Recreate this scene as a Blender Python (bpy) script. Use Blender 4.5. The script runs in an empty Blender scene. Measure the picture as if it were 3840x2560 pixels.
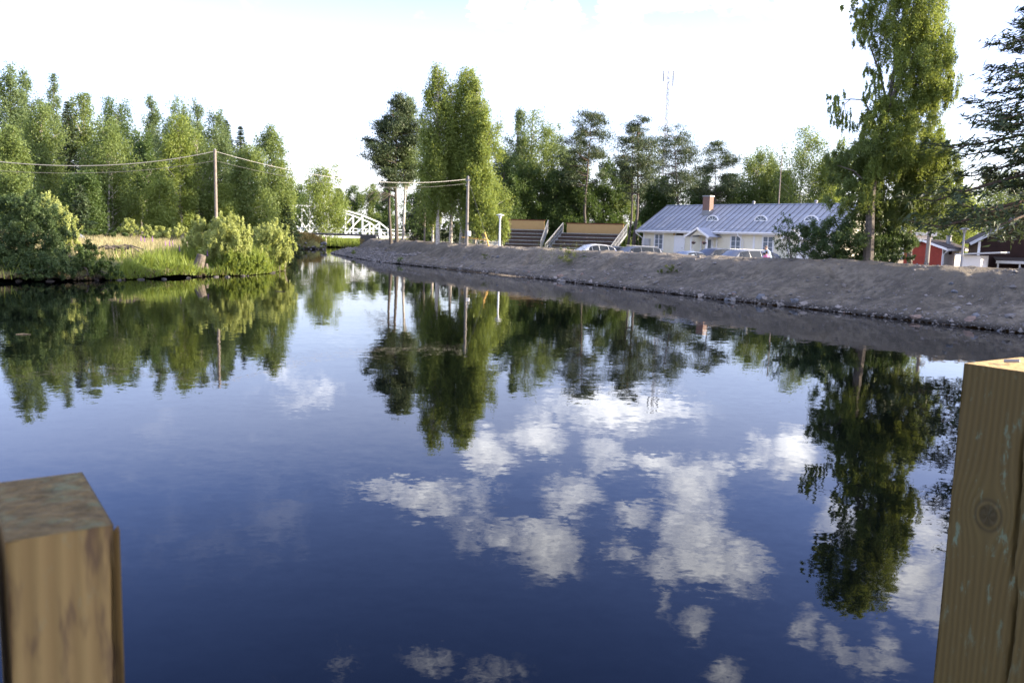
import bpy, bmesh, math, random
import numpy as np
from mathutils import Vector, Matrix

random.seed(7)
rng = np.random.default_rng(11)
S = bpy.context.scene
C = S.collection

# ------------------------------------------------------------------ camera, sky, sun, exposure
F_PX = 3840 * 18.0 / 22.3          # focal length in pixels of the 3840 wide photograph
PITCH = math.atan(400 / F_PX)
ROLL = 0.0261
CAM_H = 2.5
fwd = Vector((0, math.cos(PITCH), -math.sin(PITCH)))
r0 = Vector((1, 0, 0)); u0 = Vector((0, math.sin(PITCH), math.cos(PITCH)))
cr = r0 * math.cos(ROLL) + u0 * math.sin(ROLL)
cu = u0 * math.cos(ROLL) - r0 * math.sin(ROLL)
cam_d = bpy.data.cameras.new('camera'); cam = bpy.data.objects.new('camera', cam_d); C.objects.link(cam)
cam_d.sensor_width = 22.3; cam_d.lens = 18.0; cam_d.clip_start = 0.02; cam_d.clip_end = 6000
cam_d.dof.use_dof = True; cam_d.dof.focus_distance = 2.4; cam_d.dof.aperture_fstop = 11.0
m3 = Matrix((cr, cu, -fwd)).transposed()
cam.matrix_world = Matrix.Translation((0, 0, CAM_H)) @ m3.to_4x4()
S.camera = cam

SUN_AZ, SUN_EL = 93.0, 16.0        # degrees right of the view direction, above the horizon
sun_dir = Vector((math.sin(math.radians(SUN_AZ)) * math.cos(math.radians(SUN_EL)),
                  math.cos(math.radians(SUN_AZ)) * math.cos(math.radians(SUN_EL)),
                  math.sin(math.radians(SUN_EL))))
sl = bpy.data.lights.new('sun', 'SUN'); so = bpy.data.objects.new('sun', sl); C.objects.link(so)
sl.energy = 5.0; sl.angle = math.radians(0.6); sl.color = (1.0, 0.84, 0.62)
so.rotation_euler = sun_dir.to_track_quat('Z', 'Y').to_euler()
S.view_settings.view_transform = 'Standard'; S.view_settings.look = 'None'
S.view_settings.exposure = 2.0; S.view_settings.gamma = 1.0; S.view_settings.use_curve_mapping = False
S.cycles.use_denoising = True
S.cycles.max_bounces = 7; S.cycles.diffuse_bounces = 3; S.cycles.transmission_bounces = 4
S.cycles.sample_clamp_indirect = 8
S.cycles.caustics_reflective = False; S.cycles.caustics_refractive = False


def raydir(px, py):
    d = fwd + cr * ((px - 1920) / F_PX) + cu * ((1280 - py) / F_PX)
    return d


def at(px, py, Y):
    d = raydir(px, py)
    k = Y / d.y
    return Vector((d.x * k, Y, CAM_H + d.z * k))


def ground(px, py, z=0.0):
    d = raydir(px, py)
    k = (z - CAM_H) / d.z
    return Vector((d.x * k, d.y * k, z))


class NT:
    """small helper for node trees"""
    def __init__(s, tree):
        s.t = tree; s.n = tree.nodes; s.l = tree.links
        s.n.clear()

    def add(s, typ, **kw):
        n = s.n.new(typ)
        for k, v in kw.items():
            if k.startswith('i_'):
                key = k[2:]
                key = int(key) if key.isdigit() else key.replace('_', ' ')
                sock = n.inputs[key]
                if isinstance(v, bpy.types.NodeSocket): s.l.new(v, sock)
                else: sock.default_value = v
            else:
                setattr(n, k, v)
        return n

    def math(s, op, a, b=None, c=None, clamp=False):
        n = s.n.new('ShaderNodeMath'); n.operation = op; n.use_clamp = clamp
        for i, v in enumerate((a, b, c)):
            if v is None: continue
            if isinstance(v, bpy.types.NodeSocket): s.l.new(v, n.inputs[i])
            else: n.inputs[i].default_value = v
        return n.outputs[0]

    def vmath(s, op, a, b=None, c=None, out=0):
        n = s.n.new('ShaderNodeVectorMath'); n.operation = op
        for i, v in enumerate((a, b, c)):
            if v is None: continue
            if isinstance(v, bpy.types.NodeSocket): s.l.new(v, n.inputs[i])
            else: n.inputs[i].default_value = v
        return n.outputs[out]

    def maprange(s, v, a, b, c=0.0, d=1.0, smooth=False):
        n = s.n.new('ShaderNodeMapRange'); n.interpolation_type = 'SMOOTHSTEP' if smooth else 'LINEAR'
        s.l.new(v, n.inputs[0])
        for i, x in enumerate((a, b, c, d)): n.inputs[i + 1].default_value = x
        return n.outputs[0]

    def mix(s, f, a, b):
        n = s.n.new('ShaderNodeMix'); n.data_type = 'RGBA'
        for sock, v in ((n.inputs[0], f), (n.inputs[6], a), (n.inputs[7], b)):
            if isinstance(v, bpy.types.NodeSocket): s.l.new(v, sock)
            elif sock.type == 'RGBA': sock.default_value = (*v[:3], 1)
            else: sock.default_value = v
        return n.outputs[2]

    def noise(s, vec, scale, detail=3.0, rough=0.55, dist=0.0, col=False):
        n = s.n.new('ShaderNodeTexNoise')
        if vec is not None: s.l.new(vec, n.inputs['Vector'])
        n.inputs['Scale'].default_value = scale; n.inputs['Detail'].default_value = detail
        n.inputs['Roughness'].default_value = rough; n.inputs['Distortion'].default_value = dist
        return n.outputs['Color' if col else 'Fac']


# clouds of the place, by the direction in which they stand (each read off its mirror image in the still water)
CLOUD = [(2325, 1535, 250, 70, 1.0), (1806, 1695, 80, 75, 1.0), (2021, 1627, 110, 60, .9), (2266, 1700, 95, 70, .62),
         (2461, 1738, 95, 40, .8), (2608, 1832, 110, 90, .95), (2589, 1970, 115, 105, .95), (2640, 2100, 170, 85, .95),
         (2139, 1852, 85, 95, .7), (2363, 1930, 85, 60, .72), (1630, 1862, 120, 60, .85), (1474, 1842, 130, 40, .6),
         (2041, 2048, 130, 90, 1.0), (1875, 2008, 55, 55, .75), (2324, 2057, 85, 40, .6), (2686, 1744, 55, 40, .7),
         (2804, 1686, 60, 50, .75), (2960, 1705, 90, 75, 1.0), (1806, 1832, 80, 55, .5), (1790, 1990, 100, 100, .42),
         (2589, 2350, 60, 60, .6), (2490, 2214, 35, 75, .5), (3009, 2331, 70, 50, .62), (3136, 2410, 60, 60, .6),
         (3254, 2458, 110, 45, .68), (3342, 2400, 45, 50, .6), (3400, 2145, 130, 90, 1.0), (3470, 1975, 90, 80, .9),
         (3540, 2270, 80, 70, .8), (1258, 2497, 80, 60, .45), (1620, 2468, 90, 45, .5), (1826, 2517, 120, 50, .5),
         (2725, 2530, 85, 40, .6), (1150, 1455, 130, 70, .5), (1080, 1400, 70, 40, .4), (2790, 2200, 60, 70, .45), (3200, 1960, 100, 80, .7)]


def build_world():
    w = bpy.data.worlds.new('World'); S.world = w; w.use_nodes = True
    g = NT(w.node_tree)
    sky = g.add('ShaderNodeTexSky', sky_type='NISHITA', sun_disc=False, sun_elevation=math.radians(SUN_EL),
                sun_rotation=math.radians(SUN_AZ), altitude=100.0, air_density=1.0, dust_density=1.2, ozone_density=1.6)
    tc = g.add('ShaderNodeTexCoord').outputs['Generated']
    sep = g.add('ShaderNodeSeparateXYZ', i_0=tc)
    x, y, z = sep.outputs
    el = g.math('ARCSINE', z)
    az = g.math('ARCTAN2', x, y)
    ang = g.add('ShaderNodeCombineXYZ', i_0=az, i_1=el, i_2=0.0).outputs[0]
    # whitish air towards the horizon
    up = g.math('MAXIMUM', el, 0.0)
    haze = g.math('MULTIPLY', g.math('POWER', 2.718, g.math('MULTIPLY', up, -6.2)), 0.90)
    clear = g.add('ShaderNodeGamma', i_Color=g.vmath('MINIMUM', sky.outputs[0], (6.5, 6.5, 6.8)), i_Gamma=1.55).outputs[0]
    clear = g.vmath('MULTIPLY', clear, (.80, .74, 1.06))
    haze = g.math('MAXIMUM', haze, g.maprange(el, .36, .20, 0, .44, True))
    base = g.mix(haze, clear, HAZE_COL)
    # projected cloud deck
    zz = g.math('ADD', g.math('MAXIMUM', z, 0.0), 0.06)
    pu = g.math('DIVIDE', x, zz); pv = g.math('DIVIDE', y, zz)
    pl = g.add('ShaderNodeCombineXYZ', i_0=pu, i_1=pv, i_2=0.3).outputs[0]
    warp = g.vmath('MULTIPLY_ADD', g.vmath('SUBTRACT', g.noise(pl, 2.6, 4, .6, col=True), (.5, .5, .5)), (.10, .05, 0), ang)
    acc = None
    for (px, py, rx, ry, wgt) in CLOUD:
        d = raydir(px, py).normalized(); d.z = -d.z
        a0 = math.atan2(d.x, d.y); e0 = math.asin(d.z)
        ra = rx / F_PX * 1.32; re = ry / F_PX * 1.35
        v = g.vmath('MULTIPLY_ADD', warp, (1 / ra, 1 / re, 0), (-a0 / ra, -e0 / re, 0))
        q = g.vmath('LENGTH', v, out=1)
        b = g.maprange(q, 1.4, 0.1, 0.0, wgt, True)
        acc = b if acc is None else g.math('MAXIMUM', acc, b)
    n1 = g.noise(pl, 1.15, 7, .62, .25)
    n2 = g.noise(g.vmath('MULTIPLY', ang, (1.0, 1.35, 1)), 21.0, 7, .64, .35)
    n3 = g.noise(g.vmath('MULTIPLY', ang, (1.0, 1.7, 1)), 75.0, 4, .6, .2)
    dens = g.math('ADD', acc, g.math('MULTIPLY', g.math('SUBTRACT', n2, .5), 1.9))
    dens = g.math('ADD', dens, g.math('MULTIPLY', g.math('SUBTRACT', n3, .5), 1.0))
    dens = g.math('MULTIPLY', g.maprange(dens, .14, 1.28, 0, 1), g.maprange(acc, 0.02, .45, 0, 1))
    # unseen broken cloud beside and behind the view, thickened to neutralise ambient light
    side = g.maprange(g.math('ABSOLUTE', az), .62, 1.0, 0, 1, True)
    over = g.maprange(el, .62, .9, 0, 1, True)
    gen = g.math('MULTIPLY', g.maprange(n1, .42, .66, 0, .72, True), g.math('MAXIMUM', side, over))
    wisps = g.maprange(g.math('ADD', g.math('MULTIPLY', n1, .6), g.math('MULTIPLY', n2, .4)), .54, .72, 0, .09, True)
    dens = g.math('MAXIMUM', g.math('MAXIMUM', dens, gen), wisps)
    shade = g.maprange(n2, .3, .7, .82, 1.05)
    ccol = g.mix(shade, (0, 0, 0), CLOUD_COL)
    col = g.mix(dens, base, ccol)
    bg = g.add('ShaderNodeBackground', i_Color=col, i_Strength=SKY_STRENGTH)
    out = g.add('ShaderNodeOutputWorld', i_Surface=bg.outputs[0])


SKY_STRENGTH = 0.066
HAZE_COL = (6.8, 6.8, 7.2)
CLOUD_COL = (16.8, 16.8, 17.2)
build_world()


# ------------------------------------------------------------------ materials
def new_mat(name):
    m = bpy.data.materials.new(name); m.use_nodes = True
    return m, NT(m.node_tree)


def bsdf_mat(name, col, rough=.6, spec=.4, metal=0.0, var=.0, vscale=4.0, bump=0.0, bscale=20.0, col2=None):
    m, g = new_mat(name)
    p = g.add('ShaderNodeBsdfPrincipled', i_Roughness=rough, i_Metallic=metal)
    p.inputs['Specular IOR Level'].default_value = spec
    tc = g.add('ShaderNodeTexCoord').outputs['Object']
    if col2 is None:
        col2 = tuple(c * (1 - var) for c in col)
    if var or col2 != col:
        f = g.maprange(g.noise(tc, vscale, 5, .6), .32, .68)
        g.l.new(g.mix(f, col, col2), p.inputs['Base Color'])
    else:
        p.inputs['Base Color'].default_value = (*col, 1)
    if bump:
        b = g.add('ShaderNodeBump', i_Height=g.noise(tc, bscale, 5, .6), i_Strength=1.0, i_Distance=bump)
        g.l.new(b.outputs[0], p.inputs['Normal'])
    g.add('ShaderNodeOutputMaterial', i_Surface=p.outputs[0])
    return m


def leaf_mat(name, c1, c2, trans=None, tf=.38, rough=.5, spec=.25):
    m, g = new_mat(name)
    a = g.add('ShaderNodeAttribute', attribute_name='tint')
    col = g.mix(a.outputs['Fac'], c1, c2)
    p = g.add('ShaderNodeBsdfPrincipled', i_Roughness=rough)
    p.inputs['Specular IOR Level'].default_value = spec
    g.l.new(col, p.inputs['Base Color'])
    trans = trans or (c2[0] * 1.5, c2[1] * 1.45, c2[2] * .7)
    tcol = g.mix(a.outputs['Fac'], tuple(v * .7 for v in trans), trans)
    t = g.add('ShaderNodeBsdfTranslucent', i_Color=tcol)
    mx = g.add('ShaderNodeMixShader', i_0=tf, i_1=p.outputs[0], i_2=t.outputs[0])
    g.add('ShaderNodeOutputMaterial', i_Surface=mx.outputs[0])
    return m


M = {}
M['birch_leaf'] = leaf_mat('birch leaves', (.068, .108, .032), (.165, .215, .068), (.28, .35, .08), .40)
M['birch_leaf_warm'] = leaf_mat('birch leaves in full summer', (.090, .136, .032), (.215, .265, .070), (.36, .43, .08), .42)
M['aspen_leaf'] = leaf_mat('aspen leaves', (.062, .104, .044), (.150, .200, .084), (.24, .31, .10), .40)
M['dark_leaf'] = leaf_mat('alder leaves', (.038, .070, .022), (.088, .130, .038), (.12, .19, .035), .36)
M['willow_leaf'] = leaf_mat('willow leaves', (.22, .27, .085), (.44, .48, .175), (.52, .56, .15), .42)
M['bush_leaf'] = leaf_mat('dark shrub leaves', (.038, .070, .028), (.088, .128, .046), (.11, .17, .04), .34)
M['pine_needle'] = leaf_mat('pine needles', (.032, .058, .028), (.088, .112, .046), (.09, .11, .035), .18)
M['spruce_needle'] = leaf_mat('spruce needles', (.024, .044, .022), (.060, .085, .034), (.06, .085, .03), .2)
M['grass_green'] = leaf_mat('lush grass', (.075, .125, .022), (.21, .265, .055), (.34, .40, .06), .45)
M['grass_tan'] = leaf_mat('dry meadow grass', (.18, .18, .075), (.44, .38, .22), (.38, .34, .16), .34)
M['grass_orange'] = leaf_mat('withered grass', (.16, .14, .04), (.36, .24, .08), (.3, .22, .06), .3)
M['edge_grass'] = leaf_mat('withered edge grass and roots', (.05, .04, .025), (.19, .15, .09), (.15, .12, .06), .2)
M['flower'] = leaf_mat('purple flower heads', (.30, .15, .38), (.42, .27, .48), (.4, .2, .45), .3)
M['weed'] = leaf_mat('dusty weed leaves', (.055, .075, .026), (.11, .13, .045), None, .3)


def bark_birch():
    m, g = new_mat('birch bark')
    tc = g.add('ShaderNodeTexCoord').outputs['Object']
    st = g.vmath('MULTIPLY', tc, (6, 6, 14))
    f = g.maprange(g.noise(st, 1.0, 4, .6), .52, .62)
    z = g.add('ShaderNodeSeparateXYZ', i_0=tc).outputs[2]
    low = g.maprange(z, 0.2, 2.2, .55, 0.0)
    f2 = g.math('MAXIMUM', f, g.math('MULTIPLY', low, g.maprange(g.noise(tc, 7, 4), .4, .6)))
    col = g.mix(f2, (.50, .46, .41), (.07, .06, .055))
    p = g.add('ShaderNodeBsdfPrincipled', i_Roughness=.75); g.l.new(col, p.inputs['Base Color'])
    g.add('ShaderNodeOutputMaterial', i_Surface=p.outputs[0])
    return m


def bark_pine():
    m, g = new_mat('pine bark')
    tc = g.add('ShaderNodeTexCoord').outputs['Object']
    z = g.add('ShaderNodeSeparateXYZ', i_0=tc).outputs[2]
    n = g.noise(g.vmath('MULTIPLY', tc, (9, 9, 3)), 1.0, 4, .6)
    c1 = g.mix(n, (.05, .043, .038), (.10, .082, .07))
    c2 = g.mix(n, (.13, .068, .038), (.20, .115, .07))
    col = g.mix(g.maprange(z, 7.0, 12.0, 0, .55, True), c1, c2)
    p = g.add('ShaderNodeBsdfPrincipled', i_Roughness=.85); g.l.new(col, p.inputs['Base Color'])
    b = g.add('ShaderNodeBump', i_Height=n, i_Distance=.02); g.l.new(b.outputs[0], p.inputs['Normal'])
    g.add('ShaderNodeOutputMaterial', i_Surface=p.outputs[0])
    return m


M['birch_bark'] = bark_birch(); M['pine_bark'] = bark_pine()
M['grey_bark'] = bsdf_mat('grey bark', (.16, .14, .125), .85, .2, var=.5, vscale=9, bump=.01)
M['spruce_bark'] = bsdf_mat('spruce bark', (.10, .075, .06), .9, .2, var=.45, vscale=9, bump=.01)
M['pole_wood'] = bsdf_mat('weathered pole', (.24, .205, .18), .8, .2, var=.35, vscale=6)
M['grey_pole'] = bsdf_mat('grey weathered pole', (.22, .205, .19), .8, .2, var=.4, vscale=6)
M['cable'] = bsdf_mat('aluminium cable', (.15, .15, .155), .45, .5)
M['thin_cable'] = bsdf_mat('dark cable', (.08, .08, .085), .6, .4)
M['white_metal'] = bsdf_mat('white painted steel', (.58, .62, .66), .4, .45, var=.08, vscale=2)
M['dark_metal'] = bsdf_mat('dark steel', (.05, .05, .055), .5, .5)
M['galv'] = bsdf_mat('galvanised steel', (.24, .25, .27), .45, .5, metal=.3, var=.15, vscale=8)
M['white_paint'] = bsdf_mat('white paint', (.78, .79, .80), .55, .35, var=.06, vscale=5)
M['grey_paint'] = bsdf_mat('grey painted metal', (.42, .44, .46), .5, .4, var=.1)
M['stone'] = bsdf_mat('field stone', (.19, .18, .175), .85, .3, col2=(.11, .105, .105), vscale=5, bump=.01, bscale=14)
M['stone_pale'] = bsdf_mat('pale stone', (.27, .25, .24), .85, .3, col2=(.18, .165, .16), vscale=6, bump=.008, bscale=14)
M['stone_red'] = bsdf_mat('reddish stone', (.25, .18, .15), .85, .3, col2=(.16, .125, .11), vscale=6, bump=.008, bscale=14)
M['stone_blue'] = bsdf_mat('blue grey stone', (.16, .17, .195), .8, .3, col2=(.105, .115, .135), vscale=6, bump=.008, bscale=14)
M['stone_wet'] = bsdf_mat('wet dark stone', (.07, .062, .058), .6, .4, col2=(.035, .032, .03), vscale=6)
M['mast_paint'] = bsdf_mat('faded mast paint', (.30, .30, .33), .6, .3)
M['deadwood'] = bsdf_mat('bleached dead wood', (.16, .135, .115), .85, .2, col2=(.065, .055, .046), vscale=8, bump=.01, bscale=25)
M['red_wood'] = bsdf_mat('falu red boards', (.30, .065, .045), .8, .2, var=.25, vscale=4)
M['brown_wood'] = bsdf_mat('dark brown boards', (.13, .045, .032), .8, .2, var=.35, vscale=4)
M['bench_wood'] = bsdf_mat('dark stained bench boards', (.10, .072, .062), .7, .3, var=.35, vscale=6)
M['bench_panel'] = bsdf_mat('ochre panel', (.40, .275, .125), .75, .25, var=.08, vscale=3)
M['bench_edge'] = bsdf_mat('grey bench nosing', (.33, .34, .37), .6, .35)
M['tyre'] = bsdf_mat('tyre rubber', (.02, .02, .022), .85, .2)
M['rim'] = bsdf_mat('alloy rim', (.5, .5, .52), .35, .5, metal=.7)
M['skin'] = bsdf_mat('skin', (.55, .36, .27), .6, .35)


# ------------------------------------------------------------------ mesh helpers
def link(name, data, parent=None, mats=()):
    o = bpy.data.objects.new(name, data); C.objects.link(o)
    for m in mats:
        if m is not None: data.materials.append(m)
    if parent is not None: o.parent = parent
    return o


def np_mesh(name, V, F, mats=(), midx=None, tint=None, smooth=False):
    """V (n,3) and F (m,k) arrays to a mesh data block"""
    me = bpy.data.meshes.new(name)
    V = np.asarray(V, dtype=np.float32); F = np.asarray(F, dtype=np.int32)
    m, k = F.shape
    me.vertices.add(len(V)); me.vertices.foreach_set('co', V.ravel())
    me.loops.add(m * k); me.loops.foreach_set('vertex_index', F.ravel())
    me.polygons.add(m)
    me.polygons.foreach_set('loop_start', np.arange(0, m * k, k, dtype=np.int32))
    me.polygons.foreach_set('loop_total', np.full(m, k, dtype=np.int32))
    if midx is not None: me.polygons.foreach_set('material_index', np.asarray(midx, dtype=np.int32))
    me.polygons.foreach_set('use_smooth', np.full(m, smooth, dtype=bool))
    for mm in mats: me.materials.append(mm)
    me.update(calc_edges=True)
    if tint is not None:
        at_ = me.attributes.new('tint', 'FLOAT', 'POINT')
        at_.data.foreach_set('value', np.asarray(tint, dtype=np.float32))
    return me


class MB:
    """collects shapes into one mesh"""
    def __init__(s): s.v = []; s.f = []

    def poly(s, pts, faces):
        b = len(s.v); s.v += [tuple(p) for p in pts]; s.f += [tuple(i + b for i in f) for f in faces]; return s

    def box(s, x0, x1, y0, y1, z0, z1):
        p = [(x0, y0, z0), (x1, y0, z0), (x1, y1, z0), (x0, y1, z0), (x0, y0, z1), (x1, y0, z1), (x1, y1, z1), (x0, y1, z1)]
        return s.poly(p, [(3, 2, 1, 0), (4, 5, 6, 7), (0, 1, 5, 4), (1, 2, 6, 5), (2, 3, 7, 6), (3, 0, 4, 7)])

    def bar(s, a, b, w, h, up=(0, 0, 1)):
        a = Vector(a); b = Vector(b); d = (b - a).normalized(); up = Vector(up)
        sd = d.cross(up)
        if sd.length < 1e-4: sd = d.cross(Vector((1, 0, 0)))
        sd.normalize(); u = sd.cross(d).normalized()
        o = [(-w / 2, -h / 2), (w / 2, -h / 2), (w / 2, h / 2), (-w / 2, h / 2)]
        p = [a + sd * i + u * j for i, j in o] + [b + sd * i + u * j for i, j in o]
        return s.poly(p, [(3, 2, 1, 0), (4, 5, 6, 7), (0, 1, 5, 4), (1, 2, 6, 5), (2, 3, 7, 6), (3, 0, 4, 7)])

    def tube(s, pts, rad, n=8, cap=True):
        pts = [Vector(p) for p in pts]
        if not hasattr(rad, '__len__'): rad = [rad] * len(pts)
        rings = []; ref = None
        for i, p in enumerate(pts):
            d = (pts[min(i + 1, len(pts) - 1)] - pts[max(i - 1, 0)]).normalized()
            if ref is None: ref = d.orthogonal().normalized()
            sd = (ref - d * ref.dot(d)).normalized(); ref = sd
            u = d.cross(sd)
            b = len(s.v)
            for k in range(n):
                an = 2 * math.pi * k / n
                s.v.append(tuple(p + (sd * math.cos(an) + u * math.sin(an)) * rad[i]))
            rings.append(b)
        for a, b in zip(rings, rings[1:]):
            for k in range(n):
                s.f.append((a + k, a + (k + 1) % n, b + (k + 1) % n, b + k))
        if cap:
            s.f.append(tuple(rings[0] + k for k in range(n))[::-1]); s.f.append(tuple(rings[-1] + k for k in range(n)))
        return s

    def lathe(s, prof, n=16, centre=(0, 0, 0)):
        cx, cy, cz = centre; rings = []
        for r, z in prof:
            b = len(s.v)
            for k in range(n):
                an = 2 * math.pi * k / n; s.v.append((cx + r * math.cos(an), cy + r * math.sin(an), cz + z))
            rings.append(b)
        for a, b in zip(rings, rings[1:]):
            for k in range(n): s.f.append((a + k, a + (k + 1) % n, b + (k + 1) % n, b + k))
        s.f.append(tuple(rings[0] + k for k in range(n))[::-1]); s.f.append(tuple(rings[-1] + k for k in range(n)))
        return s

    def prism(s, poly, y0, y1):
        """polygon in x,z pushed along y"""
        n = len(poly); p = [(x, y0, z) for x, z in poly] + [(x, y1, z) for x, z in poly]
        return s.poly(p, [tuple(range(n)), tuple(range(2 * n - 1, n - 1, -1))] + [((i + 1) % n, i, n + i, n + (i + 1) % n) for i in range(n)])

    def mesh(s, name, mat=None, smooth=False, bevel=0.0, angle=None):
        me = bpy.data.meshes.new(name); me.from_pydata(s.v, [], s.f)
        bm = bmesh.new(); bm.from_mesh(me)
        bmesh.ops.recalc_face_normals(bm, faces=bm.faces)
        if bevel: bmesh.ops.bevel(bm, geom=bm.edges[:], offset=bevel, segments=1, affect='EDGES', clamp_overlap=True)
        bm.to_mesh(me); bm.free()
        if smooth or angle:
            me.shade_smooth()
            me.set_sharp_from_angle(angle=math.radians(angle or 40))
        if mat: me.materials.append(mat)
        me.update()
        return me

    def build(s, name, mat=None, parent=None, smooth=False, bevel=0.0, angle=None):
        return link(name, s.mesh(name, mat, smooth, bevel, angle), parent)


def tag(o, label=None, cat=None, group=None, kind=None):
    if label: o['label'] = label
    if cat: o['category'] = cat
    if group: o['group'] = group
    if kind: o['kind'] = kind
    return o


def empty(name, loc, rz=0.0, label=None, cat=None, group=None):
    o = bpy.data.objects.new(name, None); C.objects.link(o)
    o.location = loc; o.rotation_euler = (0, 0, rz); o.empty_display_size = .2
    return tag(o, label, cat, group)


def copy_tree(o, parent=None):
    c = o.copy(); C.objects.link(c)
    if parent is not None: c.parent = parent
    for ch in list(o.children): copy_tree(ch, c)
    return c


def unit(a): return a / np.maximum(np.linalg.norm(a, axis=-1, keepdims=True), 1e-9)


_tab = np.random.default_rng(5).random((256, 256))


def vnoise(x, y):
    xi = np.floor(x).astype(int); yi = np.floor(y).astype(int)
    fx = x - xi; fy = y - yi; fx = fx * fx * (3 - 2 * fx); fy = fy * fy * (3 - 2 * fy)
    t = lambda a, b: _tab[a & 255, b & 255]
    return (t(xi, yi) * (1 - fx) + t(xi + 1, yi) * fx) * (1 - fy) + (t(xi, yi + 1) * (1 - fx) + t(xi + 1, yi + 1) * fx) * fy


def fbm(x, y, sc, octv=4, gain=.5):
    v = 0; a = 1; tot = 0
    for k in range(octv):
        v = v + a * (vnoise(x * sc + 17.3 * k, y * sc + 9.1 * k) - .5); tot += a; a *= gain; sc *= 2.03
    return v / tot * 2


# ------------------------------------------------------------------ the river and its banks
def xy(px, py): p = ground(px, py); return (p.x, p.y)


RIGHT = [(58, -60), (43, -30), (31, -8), (23.5, 8), (18.6, 17)] + [xy(*p) for p in
         ((3840, 1252), (3400, 1202), (3000, 1156), (2700, 1124), (2400, 1089), (2100, 1055), (1750, 1017), (1560, 998), (1400, 980), (1310, 965), (1240, 950))]
tip = Vector(RIGHT[-1]); piv = tip + Vector((4.3, -1.6))
NOSE = []
for k in range(1, 7):
    a = math.atan2(tip.y - piv.y, tip.x - piv.x) - math.radians(24 * k)
    NOSE.append((piv.x + 4.6 * math.cos(a), piv.y + 4.6 * math.sin(a)))
RIGHT += NOSE
FAR = [(RIGHT[-1][0] + 8, RIGHT[-1][1] + 4), (-6, 112), (-14, 119), (-24.4, 121), (-28.9, 120.5), (-28.6, 114)]
LEFT = [(-28.0, 111), (-26.2, 107.5), (-27.4, 104), (-26.0, 97), (-23.6, 88), (-19.5, 70), (-15.6, 56)] + [xy(*p) for p in
        ((1073, 1015), (1010, 1026), (918, 1035), (746, 1038), (488, 1050), (200, 1056), (0, 1060))] + [(-33, 32.5), (-60, 28), (-110, 15), (-160, -60)]
POLY = np.array(RIGHT + FAR + LEFT)


def seg_dist(P, line):
    line = np.asarray(line); d = np.full(len(P), 1e9)
    for a, b in zip(line[:-1], line[1:]):
        ab = b - a; t = np.clip(((P - a) @ ab) / (ab @ ab), 0, 1)
        q = P - (a + t[:, None] * ab); d = np.minimum(d, np.einsum('ij,ij->i', q, q))
    return np.sqrt(d)


def in_poly(P, poly):
    r = np.zeros(len(P), bool); j = len(poly) - 1
    for i in range(len(poly)):
        xi, yi = poly[i]; xj, yj = poly[j]
        c = ((yi > P[:, 1]) != (yj > P[:, 1]))
        xx = (xj - xi) * (P[:, 1] - yi) / ((yj - yi) if yj != yi else 1e-9) + xi
        r ^= c & (P[:, 0] < xx); j = i
    return r


def banks(P):
    """signed distance into the land from the right and from the left / far waterline"""
    ins = in_poly(P, POLY); s = np.where(ins, -1.0, 1.0)
    dr = seg_dist(P, RIGHT); dl = np.minimum(seg_dist(P, LEFT), seg_dist(P, [RIGHT[-1]] + FAR + LEFT[:1]))
    return dr * s, dl * s


def sstep(a, b, x):
    t = np.clip((x - a) / (b - a), 0, 1); return t * t * (3 - 2 * t)


def back_level(P):
    """ground behind the embankment: low car park near, level with the crest far off"""
    return .55 + 1.06 * (1 - sstep(-3.0, 3.0, P[:, 0])) * sstep(52, 62, P[:, 1])


def levee_z(P, d):
    x, y = P[:, 0], P[:, 1]
    wob = fbm(x, y, .16, 3) * .34
    dd = d + wob * np.clip(d, 0, 1) * .8
    z = np.interp(dd, [-2, 0, .3, 1.5, 2.0, 2.5, 3.3, 3.75, 4.3, 5.2, 6.0], [-.9, 0, .13, .58, .67, .92, 1.38, 1.53, 1.61, 1.63, 1.62])
    bl = back_level(P)
    z = np.where(dd > 5.2, 1.63 + (bl - 1.63) * sstep(5.2, 8.6, dd), z)
    face = sstep(.1, .8, dd) * (1 - sstep(4.4, 5.6, dd))
    lump = fbm(x, y, .55, 5, .62)
    rid = 1 - np.abs(fbm(x + 31, y, .9, 3)) * 2.2
    z = z + face * (.19 * lump + .09 * np.clip(rid, -1, 1) * sstep(1.9, 3.2, dd)) + .035 * fbm(x, y, 2.3, 4, .6) * sstep(-.2, .3, dd)
    # little slumps and scarps high on the face
    sc = fbm(x * 1.0 + 7, y + 3, .33, 2)
    z = z - .22 * sstep(.14, .24, sc) * face * sstep(1.6, 2.4, dd) * (1 - sstep(3.3, 3.9, dd))
    z = z * (1 + .085 * (1 - sstep(30, 43, y)) * sstep(.5, 3.5, dd) * (1 - sstep(5.4, 7, dd)))
    z = z + .03 * fbm(x, y, .25, 2)
    return z


def left_z(P, d):
    x, y = P[:, 0], P[:, 1]
    wob = fbm(x, y, .35, 3) * .35
    dd = d + wob
    z = np.interp(dd, [-3, -.6, 0, .5, 2.0, 5, 12, 30, 90], [-1.3, -.25, .03, .30, .68, .9, 1.15, 1.5, 1.9])
    return z + .12 * fbm(x, y, .5, 3) * sstep(0, 2, dd)


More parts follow.
